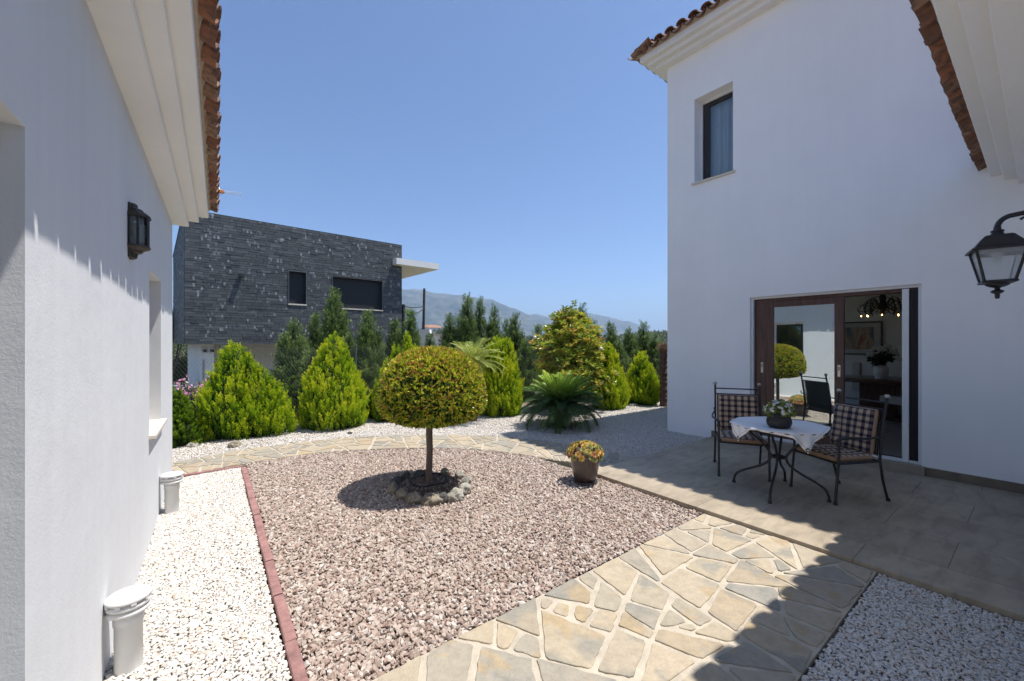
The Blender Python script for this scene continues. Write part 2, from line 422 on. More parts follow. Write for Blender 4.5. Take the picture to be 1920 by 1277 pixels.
for (px) in (1574,1430):
    mb = MB(); yy = y(px); Xh = X0-.004 if px>1500 else XW+.093
    mb.bbox((Xh,yy-.016,1.17),(Xh+.004,yy+.016,1.33),.0018); mb.box((Xh-.0006,yy-.007,1.25),(Xh+.0,yy+.007,1.31))
    subw(mb.build('handle', MHAN), dr)
for px in (1574,1430):
    mb = MB(); yy = y(px); Xh = X0-.0052 if px>1500 else XW+.0918
    mb.box((Xh-.0006,yy-.0065,1.253),(Xh,yy+.0065,1.307)); subw(mb.build('handle_recess', MBLK), dr)
# pleated insect screen housing beside the opening
mb = MB(); ys = [WY(1692,XW+.06),WY(1705,XW+.06),WY(1722,XW+.06)]
mb.bbox((XW+.03,ys[1],DZ0+.01),(XW+.085,ys[0],DZ1-.045),.004); subw(mb.build('screen_post', MALU), dr)
mb = MB()
for i in range(7):
    a = ys[2]+(ys[1]-ys[2])*i/7; b_ = ys[2]+(ys[1]-ys[2])*(i+.8)/7; mb.box((XW+.045+.004*(i%2),a,DZ0+.01),(XW+.088,b_,DZ1-.06))
subw(mb.build('insect_screen', MBLK), dr)
# ----- dining room behind
room = MB(); RX0, RX1, RY0, RY1, RZ0, RZ1 = XW+.30, 11.6, -.9, 3.9, .165, 2.75
MROOM = plaster('room_paint', (.80,.79,.76), .0); MRF = M('room_floor', (.28,.25,.215), .35, .1, 4)
room.add([(RX1,RY0,RZ0),(RX1,RY1,RZ0),(RX1,RY1,RZ1),(RX1,RY0,RZ1)],[(0,1,2,3)])
room.add([(RX0,RY0,RZ0),(RX1,RY0,RZ0),(RX1,RY0,RZ1),(RX0,RY0,RZ1)],[(0,3,2,1)])
wall_holes(room,(RX1,RY1+.1,0),(-1,0,0),0,RX1-RX0,RZ0,RZ1,[(RX1-10.9,RX1-7.6,.5,2.6)],.1)  # same added opening carried through the room wall for sky light
room.add([(RX0-.002,RY0,RZ1),(RX1,RY0,RZ1),(RX1,RY1,RZ1),(RX0-.002,RY1,RZ1)],[(0,1,2,3)])
P(room.build('room_walls', MROOM), villa)
room = MB(); room.box((RX0-.03,RY0,RZ0-.1),(RX1,RY1,RZ0)); P(room.build('room_floor', MRF), villa)
fill_win = MB()
for a,b in (((7.6,YC-.12,.5),(10.9,YC-.07,.55)),((7.6,YC-.12,2.55),(10.9,YC-.07,2.6)),((7.6,YC-.12,.55),(7.65,YC-.07,2.55)),((10.85,YC-.12,.55),(10.9,YC-.07,2.55)),((9.22,YC-.12,.55),(9.28,YC-.07,2.55))): fill_win.bbox(a,b,.003)
P(fill_win.build('added_fill_window', MBRN), villa)  # frame of the unseen window added to brighten the dining room
# room above: dark box behind the curtain
mb = MB(); mb.add([(XW+.31,2.6,4.0),(XW+2.5,2.6,4.0),(XW+2.5,4.2,4.0),(XW+.31,4.2,4.0),(XW+.31,2.6,6.4),(XW+2.5,2.6,6.4),(XW+2.5,4.2,6.4),(XW+.31,4.2,6.4)], [(0,1,2,3),(4,7,6,5),(1,5,6,2),(0,4,5,1),(2,6,7,3)])
P(mb.build('upper_room', MROOM), villa)
# ---------------------------------------------------------------- left house (gable end beyond), local frame: x out of the wall, y along it
LANG = math.atan(.0286)
LO = (-.4526, 0.0)
lh = thing('white_bungalow', 'white rendered single storey house with tiled eave, along the left of the gravel', 'house', (LO[0],LO[1],0), -LANG)
YL1 = 6.45; ZL = 3.09
mb = MB()
# outward normal +X: U x Z = X -> U=(0,1,0)
wall_holes(mb, (0,0,0), (0,1,0), -5.0, YL1, -.2, ZL+.12, [(.35,1.79,-.02,2.27),(4.41,5.235,.893,2.24)], .32)
wall_holes(mb, (0,YL1,0), (-1,0,0), .32, 7.0, -.2, ZL+.12, [], .3)
wall_holes(mb, (-7,-5,0), (1,0,0), 0, 6.68, -.2, ZL+.12, [], .3)
wall_holes(mb, (-7,YL1,0), (0,-1,0), .3, YL1+4.7, -.2, ZL+.12, [], .3)
for yy in (YL1,-5.0):     # gables
    mb.prism([(0,0),(-7,0),(-3.5,1.25)], 0, .3, Matrix.Translation((0,yy,ZL+.12))@Matrix.Rotation(PI/2,4,'X'))
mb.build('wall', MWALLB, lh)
mb = MB(); n = len(CPROF)
for i in range(n-1):
    (a,za),(b,zb_) = CPROF[i],CPROF[i+1]
    mb.add([(a,-5.1,ZL+za),(a,YL1+.08,ZL+za),(b,YL1+.08,ZL+zb_),(b,-5.1,ZL+zb_)], [(0,1,2,3)])
mb.add([(o,YL1+.08,ZL+z) for o,z in CPROF], [tuple(range(n))]); mb.add([(o,-5.1,ZL+z) for o,z in CPROF], [tuple(reversed(range(n)))])
mb.build('cornice', MCORN, lh)
mb = MB(); mo = MB()
tiles(mb, mo, (o_,-5.1,ZL+.245), (o_,YL1+.1,ZL+.245), (-cs,0,sn), 4.2)
mb.build('roof', MTILE, lh); mo.build('roof_bedding', MMORT, lh)
# window in its deep reveal
mb = MB(); xf = -.26
for a,b in (((xf,4.41,.893),(xf+.05,4.46,2.24)),((xf,5.185,.893),(xf+.05,5.235,2.24)),((xf,4.46,2.19),(xf+.05,5.185,2.24)),((xf,4.46,.893),(xf+.05,5.185,.943))): mb.bbox(a,b,.003)
lw = mb.build('window', MALU, lh)
mb = MB()
for a,b in (((xf+.01,4.46,.943),(xf+.04,4.52,2.19)),((xf+.01,5.125,.943),(xf+.04,5.185,2.19)),((xf+.01,4.52,2.13),(xf+.04,5.125,2.19)),((xf+.01,4.52,.943),(xf+.04,5.125,1.003))): mb.bbox(a,b,.003)
mb.build('frame', MBRN, lw)
mb = MB(); mb.box((xf+.018,4.515,.998),(xf+.024,5.13,2.135)); mb.build('pane', MGLASSW, lw)
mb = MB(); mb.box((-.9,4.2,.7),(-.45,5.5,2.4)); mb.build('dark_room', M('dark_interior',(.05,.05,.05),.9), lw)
mb = MB(); mb.bbox((-.25,4.37,.865),(.045,5.275,.897),.004); mb.build('sill', MSTONE, lw)
# doorway near the camera
mb = MB()
for a,b in (((-.30,.35,.0),(-.24,.43,2.27)),((-.30,1.71,0),(-.24,1.79,2.27)),((-.30,.43,2.19),(-.24,1.71,2.27)),((-.30,1.03,0),(-.24,1.11,2.19))): mb.bbox(a,b,.003)
dl = mb.build('door', MWOOD, lh)
mb = MB(); mb.box((-.275,.42,.02),(-.268,1.72,2.2)); mb.build('pane', MGLASSW, dl)
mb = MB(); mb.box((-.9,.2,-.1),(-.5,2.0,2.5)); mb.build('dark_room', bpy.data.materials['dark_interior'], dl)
# ---------------------------------------------------------------- half lantern on the left wall
def LP(x, y, z): # local left wall -> world
    c,s_ = math.cos(-LANG), math.sin(-LANG)
    return (LO[0]+x*c-y*s_, LO[1]+x*s_+y*c, z)
wl = thing('wall_lantern', 'black half hexagon wall lantern with frosted pane, on the left white wall', 'wall lamp', LP(0,3.50,2.345), -LANG)
def halfhex(w, d):
    return [(0,-w),(d*.55,-w),(d,-w*.42),(d,w*.42),(d*.55,w),(0,w)]
def hexloft(mb, secs, cap=True):
    rings = [[(x,y,z) for x,y in halfhex(w,d)] for (w,d,z) in secs]
    n=6; vs=[v for r in rings for v in r]; fs=[]
    for i in range(len(secs)-1):
        for k in range(n):
            l=(k+1)%n; fs.append((i*n+k,i*n+l,(i+1)*n+l,(i+1)*n+k))
    fs.append(tuple(reversed(range(n)))); fs.append(tuple((len(secs)-1)*n+k for k in range(n)))
    mb.add(vs,fs)
mb = MB(); mb.bbox((0,-.065,-.17),(.012,.065,.17),.003); mb.build('back_plate', MIRONW, wl)
mb = MB(); hexloft(mb, [(.080,.098,.088),(.082,.102,.098),(.068,.082,.118),(.062,.074,.122),(.054,.060,.140),(.040,.040,.148),(.037,.038,.168),(.018,.026,.178)]); mb.build('cap', MIRONW, wl)
mb = MB(); hexloft(mb, [(.014,.022,-.175),(.030,.034,-.168),(.036,.04,-.140),(.052,.056,-.134),(.058,.066,-.118),(.074,.090,-.106),(.081,.099,-.098),(.080,.098,-.088)]); mb.build('base', MIRONW, wl)
mb = MB()
hp = halfhex(.068,.086)
for i in range(6):
    x,y_ = hp[i]; mb.tube([(x,y_,-.09),(x,y_,.09)], .0075 if 0<i<5 else .006, 6)
mb.build('cage', MIRON, wl)
MFROST = M('frosted_glass', (.42,.45,.48), .25, .25, 9, .0)
mb = MB(); hp2 = halfhex(.063,.081)
for i in range(5):
    a,b=hp2[i],hp2[i+1]; mb.add([(a[0],a[1],-.088),(b[0],b[1],-.088),(b[0],b[1],.088),(a[0],a[1],.088)],[(0,1,2,3)])
mb.build('pane', glassmat('frosted_pane',(.55,.58,.62),.1,.25), wl)
mb = MB(); mb.lathe([(0,-.07),(.03,-.068),(.03,-.03),(.033,-.02),(.036,.02),(.03,.05),(0,.06)], (.045,0,0), 14); mb.build('bulb', M('opal_bulb',(.7,.68,.6),.3), wl)
# ---------------------------------------------------------------- hanging lantern on the wing wall
MLX, MLY = pl(1870, 3.0)
ll = thing('hanging_lantern', 'black four sided lantern with clear panes hanging from a curved bracket at the right', 'wall lamp', (MLX, MLY, 0), math.radians(0))
zz = lambda py: HC-(py-HOR)/F*3.0
zt_, zb2 = zz(469), zz(528)
a1, a0 = .124, .074
LR = Matrix.Rotation(math.radians(12),4,'Z')
def sq(a,z): return [LR@Vector((x*a,y*a,z)) for x,y in ((-1,-1),(1,-1),(1,1),(-1,1))]
def sqloft(mb, secs, M0=None):
    vs=[]; fs=[]
    for a,z in secs: vs += sq(a,z)
    for i in range(len(secs)-1):
        for k in range(4):
            l=(k+1)%4; fs.append((i*4+k,i*4+l,(i+1)*4+l,(i+1)*4+k))
    fs.append((3,2,1,0)); m=(len(secs)-1)*4; fs.append((m,m+1,m+2,m+3)); mb.add(vs,fs)
mb = MB(); sqloft(mb, [(a1-.012,zt_-.004),(a1+.018,zt_-.004),(a1+.02,zt_+.008),(a1+.004,zt_+.014),(.072,zt_+.098),(.06,zt_+.106),(.02,zt_+.112)]); mb.build('hood', MIRON, ll)
mb = MB(); mb.lathe([(.02,zt_+.105),(.034,zt_+.11),(.034,zt_+.122),(.022,zt_+.127),(.034,zt_+.132),(.034,zt_+.144),(.02,zt_+.15),(.019,zt_+.17)], (0,0,0), 16)
pts=[]
R_=.075
for i in range(9):
    a=PI-PI*.5*i/8; pts.append((0,-R_-R_*math.cos(a)*1.0 , zt_+.165+R_*math.sin(a)))
pts += [(0,-.115,zt_+.243),(0,-.155,zt_+.236),(0,MLY*-1+.03,zt_+.225)]
mb.tube(pts, .017, 10); mb.tube([(0,-.105,zt_+.20),(0,-.12,zt_+.212),(0,-.14,zt_+.21),(0,-.17,zt_+.22)], .008, 8)
mb.lathe([(0,-.026),(.02,-.022),(.027,0),(.02,.022),(0,.028)], (0,-.145,zt_+.255), 12)
mb.tube([(0,-.16,zt_+.21),(0,-.175,zt_+.15),(0,-MLY+.05,zt_+.1),(0,-MLY+.03,zt_+.06)], .011, 8)
mb.bbox((-.035,-MLY+.021,zt_+.0),(.035,-MLY+.036,zt_+.3),.004)
mb.build('bracket', MIRON, ll)
mb = MB()
for k in range(4):
    t = sq(a1-.004,zt_)[k]; b = sq(a0,zb2)[k]; mb.tube([b,t], .0085, 6)
for k in range(4):
    l=(k+1)%4; mb.tube([sq(a0,zb2)[k],sq(a0,zb2)[l]],.008,6)
mb.build('frame', MIRON, ll)
mb = MB()
for k in range(4):
    l=(k+1)%4; T=sq(a1-.008,zt_); B=sq(a0-.004,zb2); mb.add([B[k],B[l],T[l],T[k]],[(0,1,2,3)])
mb.build('pane', MGLASSC, ll)
mb = MB()
for k in range(4):
    l=(k+1)%4; T=sq(a1-.012,zt_-.002); B=sq(a1-.027,zt_-.035); mb.add([B[k],B[l],T[l],T[k]],[(0,1,2,3)])
mb.build('reflector', M('grey_reflector',(.35,.36,.37),.4), ll)
mb = MB(); sqloft(mb, [(a0+.012,zb2+.002),(a0+.014,zb2-.01),(a0-.01,zb2-.014)]); mb.lathe([(.064,zb2-.014),(.06,zb2-.026),(.040,zb2-.038),(.016,zb2-.046),(.013,zb2-.058),(.026,zb2-.064),(.036,zb2-.073),(.026,zb2-.084),(.014,zb2-.09),(.012,zb2-.122),(.006,zb2-.126),(0,zb2-.126)], (0,0,0), 18); mb.build('finial', MIRON, ll)
MBULB = M('white_glass_bulb',(.8,.8,.78),.25)
mb = MB(); mb.lathe([(0,zt_-.0),(.034,zt_-.004),(.036,zt_-.03),(.026,zt_-.04),(0,zt_-.04)], (0,0,0), 16)
for dx,dy in ((.012,.012),(-.012,.012),(.012,-.012),(-.012,-.012)): mb.lathe([(.0095,zt_-.04),(.0095,zt_-.088),(.006,zt_-.096),(0,zt_-.098)], (dx,dy,0), 10)
mb.build('bulb', MBULB, ll)
# ---------------------------------------------------------------- vent pipes by the left wall
def vent():
    t = thing('vent_pipe', 'nearest white plastic vent pipe with louvred cap, by the left wall', 'vent pipe', LP(.088,2.80,0), -LANG, 'white vent pipes along the left wall')
    mb = MB(); mb.lathe([(.055,-.03),(.055,.245),(.059,.247),(.059,.305),(.053,.306),(.053,.28)], n=32); mb.build('pipe', MPVC, t)
    mb = MB(); mb.lathe([(.045,.28),(.045,.37)], n=24); mb.build('throat', MBLK, t)
    for k,z in enumerate((.321,.350)):
        mb = MB(); mb.lathe([(.052,z-.011),(.084,z-.015),(.087,z-.004),(.074,z+.006),(.05,z+.011)], n=36); mb.build('louvre', MPVC, t)
    mb = MB(); mb.lathe([(.05,.367),(.086,.366),(.090,.373),(.089,.380),(.078,.388),(.05,.393),(0,.396)], n=36)
    for k in range(9):
        a=2*PI*k/9; mb.box((-.01,-.003,0),(.01,.003,.012), Matrix.Rotation(a,4,'Z')@Matrix.Translation((0,.086,.357)))
    mb.build('cap', MPVC, t)
    return t
v1 = vent(); v2 = copy_tree(v1); v2.location = LP(.092,5.10,-.0); v2['label'] = 'farther white plastic vent pipe with louvred cap, near the far corner of the left wall'
# ---------------------------------------------------------------- slate clad neighbour house
HS = 1.0
ca, sa_ = math.cos(math.radians(3.8)), math.sin(math.radians(3.8))
Pl = pl(346, 11.9); Pr = pl(753.5, 16.4)
dv = Vector((Pr[0]-Pl[0], Pr[1]-Pl[1], 0)); SL = dv.length; dv.normalize(); ang = math.atan2(dv.y, dv.x)
sh = thing('slate_house', 'dark grey slate clad house with white base, beyond the chain link fence', 'house', (Pl[0],Pl[1],0), ang)
print('slate', SL, math.degrees(ang), dep(*Pl), dep(*Pr))
zbot = HC-(645-HOR)/F*14; ztop = HC-(460.5-HOR)/F*16.4
def slx(px):       # local x along the slate face for column px
    u=(px-960)/F; dx,dy = SA+u*CA, CA-u*SA
    # ray t*(dx,dy) = Pl + s*dv
    det = dx*(-dv.y)+dv.x*dy
    t = (Pl[0]*(-dv.y)+dv.x*Pl[1])/det
    return (t*dx-Pl[0])*dv.x+(t*dy-Pl[1])*dv.y, t
def slz(px,py): return HC-(py-HOR)/F*slx(px)[1]
wins = []
for (xa,xb,ya_,yb_) in ((541.5,574,508,568),(623.5,717,518,577)):
    wins.append((slx(xa)[0], slx(xb)[0], (slz(xa,yb_)+slz(xb,yb_+4))/2, slz(xa,ya_)))
MSL = None
def slatemat():
    m, nt, b = newmat('stacked_slate')
    g = nt.nodes.new('ShaderNodeNewGeometry'); v = coords(nt)
    r = rampn(nt, [(0,(.050,.056,.060)),(.3,(.092,.101,.105)),(.5,(.062,.070,.074)),(.7,(.080,.089,.093)),(.88,(.125,.136,.14)),(1,(.058,.065,.069))]); nt.links.new(g.outputs['Random Per Island'], r.inputs[0])
    vs = coords(nt,(1.2,1.2,9)); n = noisen(nt, 5, 6, .7, vs); rr = rampn(nt,[(.3,(.80,)*3),(.7,(1.15,)*3)]); nt.links.new(n.outputs[0], rr.inputs[0])
    c = mixc(nt, 1, r.outputs[0], rr.outputs[0], 'MULTIPLY')
    # lime bloom: vertical pale runs, only in patches
    vb = coords(nt); ds = noisen(nt, 9, 3, .6, vb); dm = nt.nodes.new('ShaderNodeVectorMath'); dm.operation='MULTIPLY_ADD'; dm.inputs[1].default_value=(.035,.035,.035); nt.links.new(ds.outputs['Color'], dm.inputs[0]); nt.links.new(vb, dm.inputs[2])
    sn_ = nt.nodes.new('ShaderNodeVectorMath'); sn_.operation='SNAP'; sn_.inputs[1].default_value=(.050,.5,.10); nt.links.new(dm.outputs[0], sn_.inputs[0])
    n1 = nt.nodes.new('ShaderNodeTexWhiteNoise'); nt.links.new(sn_.outputs[0], n1.inputs['Vector']); r1 = rampn(nt,[(.88,(0,0,0)),(.885,(.35,.35,.35)),(1,(1,1,1))]); nt.links.new(n1.outputs[0], r1.inputs[0])
    vc = coords(nt,(2.6,2.6,2.6)); n2 = noisen(nt, 1.0, 3, .6, vc); r2 = rampn(nt,[(.50,(0,0,0)),(.54,(1,1,1))]); nt.links.new(n2.outputs[0], r2.inputs[0])
    k = mixc(nt, 1, r1.outputs[0], r2.outputs[0], 'MULTIPLY')
    k2 = mixc(nt, 1, k, (.75,.75,.75), 'MULTIPLY')
    c2 = mixc(nt, k2, c, (.42,.45,.48)); nt.links.new(c2, b.inputs['Base Color'])
    b.inputs['Roughness'].default_value = .6; bumpn(nt, b, n.outputs[0], .3, .006); return m
MSL = slatemat()
rs = random.Random(5)
def clad(mb, W, z0, z1, holes, M0=None, depth=.0):
    z = z0
    while z < z1-.02:
        h = rs.choice((.065,.08,.09,.10)); ze = min(z+h, z1)
        if z1-ze < .04: ze = z1
        x = 0
        segs = [(0,W)]
        for (a,b_,c,d) in holes:
            if ze > c+.01 and z < d-.01:
                segs = [s_ for (p,q) in segs for s_ in ((p,min(q,a)),(max(p,b_),q)) if s_[1]-s_[0]>.02] if any(p<b_ and q>a for p,q in segs) else segs
        for (p,q) in segs:
            x = p
            while x < q-.001:
                w = rs.uniform(.10,.36); xe = min(x+w,q)
                if q-xe < .1: xe = q
                pr = .005+.008*rs.random()**2
                zz0 = z; zz1 = ze
                # keep courses off the hole edges exactly
                mb.box((x+.003,-pr,zz0+.003),(xe-.003,.03,zz1-.003), M0)
                x = xe
        z = ze
mb = MB(); clad(mb, SL, zbot, ztop, wins)
clad(mb, 9.0, zbot, ztop, [], Matrix.Translation((-.0,0,0))@Matrix.Rotation(-PI/2,4,'Z')@Matrix.Translation((-9.0,0,0)))
mb.build('slate_cladding', MSL, sh)
mb = MB(); wall_holes(mb, (0,.028,0), (1,0,0), .03, SL, zbot+.01, ztop-.01, [(w[0]+.02,w[1]-.02,w[2]+.02,w[3]-.02) for w in wins], .3)
mb.box((.02,.35,zbot+.012),(SL-.01,9.0,ztop-.02)); mb.box((-.03,-.0,ztop-.002),(SL,9,ztop+.02))
mb.build('wall', M('slate_substrate',(.03,.034,.04),.8,.2,5), sh)
MSHUT = M('black_shutter', (.022,.024,.028), .5, .1, 8)
for (a,b_,c,d) in wins:
    f = MB(); f.box((a-.02,-.03,c-.045),(b_+.02,.12,c)); fo = f.build('window', MSTONE, sh)
    f = MB(); nn=int((d-c)/.045)
    f.box((a+.001,.13,c),(a+.045,.2,d)); f.box((b_-.045,.13,c),(b_-.001,.2,d))
    for i in range(nn): z=c+(d-c)*i/nn; f.bbox((a+.046,.14,z+.002),(b_-.046,.165,z+(d-c)/nn-.002),.004)
    f.build('shutter', MSHUT, fo)
    f = MB(); f.box((a-.012,-.032,c),(a,.12,d)); f.box((b_,-.032,c),(b_+.012,.12,d)); f.box((a-.012,-.032,d),(b_+.012,.12,d+.012)); f.build('frame', M('grey_trim',(.16,.17,.18),.5), fo)
cx_ = slx(451)[0]; zc_ = slz(451,517)
mb = MB(); mb.bbox((cx_-.06,-.16,zc_-.06),(cx_+.06,-.035,zc_+.06),.006); mb.box((cx_-.02,-.04,zc_-.02),(cx_+.02,.0,zc_+.02)); mb.build('spotlight', MSHUT, sh)
# canopy slab round the right corner
mb = MB(); czt = HC-(487-HOR)/F*slx(752)[1]-.02
cr = slx(821)[0]
mb.box((slx(736)[0],-.35,czt-.24),(cr-.16,4.2,czt)); mb.build('canopy', M('white_concrete',(.8,.79,.76),.7,.04,4,.1,40), sh)
# white ground floor, set back, with recess
MWH = M('white_paint', (.78,.78,.77), .8, .04, 3, .1, 60)
mb = MB(); x0 = slx(366)[0]+.15; x1 = slx(392)[0]+.15
mb.box((x0,.35,-2.5),(x1,.9,zbot+.01)); mb.box((x0+.02,.9,-2.5),(x0+.3,7,zbot+.01)); mb.box((x1,2.0,-2.5),(SL-.3,2.3,zbot+.01)); mb.box((slx(690)[0],.5,-2.5),(SL-.05,1.99,zbot+.01))
mb.build('ground_floor_wall', MWH, sh)
mb = MB()
for px in (374.5,388.5):
    mb = MB(); xx = slx(px)[0]+.15; mb.bbox((xx-.05,.28,HC-.02-(657-HOR)/F*12.7-.03),(xx+.05,.36,HC-(657-HOR)/F*12.7+.03),.005); mb.build('wall_light', MSHUT, sh)
mb = MB(); xx = slx(371.5)[0]+.15; mb.box((xx-.02,.32,.2),(xx+.02,.351,1.1)); mb.build('letter_slot', M('grey_metal',(.3,.31,.33),.4), sh)
# aerial on its roof
ax, ay = pl(402.5, 13.6)
mo_ = thing('tv_antenna', 'small television aerial with orange clip and thin rods, above the left eave', 'antenna', (ax,ay,0))
zq = lambda py,D: HC-(py-HOR)/F*D
zA = zq(355,13.6)
mb = MB(); mb.tube([(0,0,ztop-.2),(0,0,zA-.1),(.18,.12,zA-.02)], .016, 6); mb.build('mast', M('galvanised',(.4,.4,.4),.4,metal=.6), mo_)
mb = MB()
c0 = Vector((.18,.12,zA)); bd = Vector((.95,-.3,-.08)).normalized()
mb.tube([c0-bd*.2,c0+bd*.62], .010, 6); mb.tube([c0+Vector((0,0,.03)),c0+bd*.6+Vector((0,0,.08))], .007, 6)
for k in range(4):
    q = c0+bd*(.1+.13*k); mb.tube([q+Vector((.05,.16,.0)),q-Vector((.05,.16,.0))], .006,5)
for dz in (.22,-.2):
    mb.tube([c0,c0+Vector((-.02,-.02,dz))+bd*.05],.008,5); mb.tube([c0,c0+Vector((-.1,.1,dz))],.008,5)
mb.build('rods', M('bright_aluminium',(.8,.8,.78),.3,metal=.3), mo_)
mb = MB(); mb.bbox(tuple(c0-Vector((.09,.05,.05))),tuple(c0+Vector((.09,.05,.05))),.01); mb.build('clip', M('orange_plastic',(.75,.25,.03),.4), mo_)
# ---------------------------------------------------------------- ground
FEN = [(-2.5,9.2),(.4,9.15),(3.2,9.1),(6.2,8.5),(8.6,7.9),(10.9,7.3),(15.5,6.1)]
def fenY(x):
    for i in range(len(FEN)-1):
        if x <= FEN[i+1][0] or i==len(FEN)-2:
            a,b=FEN[i],FEN[i+1]; return a[1]+(b[1]-a[1])*(x-a[0])/(b[0]-a[0])
def gz(x, y):
    d = y-(fenY(max(min(x,30),-6))+.7)
    if d <= 0 or y < 0: base = -.045; return base
    z = -.045-1.1*min(1,d/5)-.012*max(d-5,0)
    r = math.hypot(x,y); az = math.atan2(x,y)
    if r > 90:
        px = 960+F*math.tan(az-YAW) if abs(az-YAW)<1.4 else -9999
        # far slope of scrub seen between the trees
        e = 4+16*math.exp(-((px-815)/55.)**2)+10*math.exp(-((px-1250)/70.)**2)+1.5*math.sin(px*.03)
        if px < 560: e = 8
        tgt = HC+e/F*240*max(.25,math.cos(az-YAW)) if px>-9000 else 0
        t = min(max((r-90)/150,0),1); t = t*t*(3-2*t)
        z = z*(1-t)+tgt*t
        if r > 240:
            t2 = min((r-240)/500,1); z = tgt*(1-t2)+(-4)*t2
    return z
xs = sorted(set([-7000,-4000,-2500,-1500,-900,-600,-420]+[-320+20*i for i in range(0,16)]+[-14,-9]+[-6+1*i for i in range(0,26)]+[24,30,38,48]+[60+14*i for i in range(0,26)]+[480,600,900,1500,2500,4000,7000]))
ys_ = sorted(set([-7000,-3000,-1000,-300,-100,-30,-8]+[0+1*i for i in range(0,5)]+[4+.5*i for i in range(0,30)]+[20,24,30,38,48]+[60+14*i for i in range(0,22)]+[420,520,700,1000,1600,2600,4000,7000]))
V=[(x,y,gz(x,y)) for x in xs for y in ys_]; nx,ny=len(xs),len(ys_)
Fc=[(i*ny+j,(i+1)*ny+j,(i+1)*ny+j+1,i*ny+j+1) for i in range(nx-1) for j in range(ny-1)]
def groundmat():
    m, nt, b = newmat('dry_ground'); v = coords(nt)
    n = noisen(nt,.06,6,.65,v); r = rampn(nt,[(.35,(.07,.085,.045)),(.5,(.16,.145,.09)),(.65,(.26,.215,.15))]); nt.links.new(n.outputs[0], r.inputs[0])
    n2 = noisen(nt,8,5,.7,v); r2 = rampn(nt,[(.3,(.7,)*3),(.7,(1.1,)*3)]); nt.links.new(n2.outputs[0], r2.inputs[0])
    c = mixc(nt,1,r.outputs[0],r2.outputs[0],'MULTIPLY'); nt.links.new(c,b.inputs['Base Color']); b.inputs['Roughness'].default_value=.95
    bumpn(nt,b,n2.outputs[0],.5,.03); return m
g = np_mesh('ground', V, Fc, groundmat(), smooth=True); tag(g, kind='structure')
# ---------------------------------------------------------------- patio
def patiomat():
    m, nt, b = newmat('patio_tiles')
    tc = nt.nodes.new('ShaderNodeTexCoord'); mp = nt.nodes.new('ShaderNodeMapping'); mp.inputs['Rotation'].default_value=(0,0,PI/2); mp.inputs['Location'].default_value=(.42,0.0,0)
    nt.links.new(tc.outputs['Object'], mp.inputs['Vector'])
    br = nt.nodes.new('ShaderNodeTexBrick'); nt.links.new(mp.outputs[0], br.inputs['Vector'])
    br.offset=.37; br.inputs['Scale'].default_value=1; br.inputs['Brick Width'].default_value=1.2; br.inputs['Row Height'].default_value=.5995; br.inputs['Mortar Size'].default_value=.0028; br.inputs['Mortar Smooth'].default_value=.2
    br.inputs['Color1'].default_value=(.365,.305,.225,1); br.inputs['Color2'].default_value=(.425,.36,.265,1); br.inputs['Mortar'].default_value=(.15,.13,.105,1); br.inputs['Bias'].default_value=0
    v = coords(nt,(1.2,4,1)); n = noisen(nt,2.2,7,.65,v,.7); r=rampn(nt,[(.3,(.72,.71,.70)),(.52,(1,1,1)),(.75,(1.16,1.13,1.1))]); nt.links.new(n.outputs[0], r.inputs[0])
    c = mixc(nt,1,br.outputs['Color'],r.outputs[0],'MULTIPLY')
    n3 = noisen(nt,1.1,5,.7,coords(nt),.3); r3=rampn(nt,[(.35,(.8,.79,.78)),(.6,(1,1,1))]); nt.links.new(n3.outputs[0], r3.inputs[0])
    c = mixc(nt,1,c,r3.outputs[0],'MULTIPLY')
    nt.links.new(c,b.inputs['Base Color']); b.inputs['Roughness'].default_value=.55; b.inputs['Specular IOR Level'].default_value=.35
    n2=noisen(nt,45,4,.6,coords(nt)); p=bumpn(nt,b,n2.outputs[0],.15,.003)
    inv=nt.nodes.new('ShaderNodeMath'); inv.operation='SUBTRACT'; inv.inputs[0].default_value=1; nt.links.new(br.outputs['Fac'],inv.inputs[1]); bumpn(nt,b,inv.outputs[0],.6,.004,p)
    return m
PX0 = 3.825; PY1 = 3.44
mb = MB(); mb.bbox((PX0,-6,-.1),(XW+.02,PY1,.05),.003); mb.box((2.0,-8,-.1),(PX0-.001,-.6,.045))
tag(mb.build('patio', patiomat()), kind='structure')
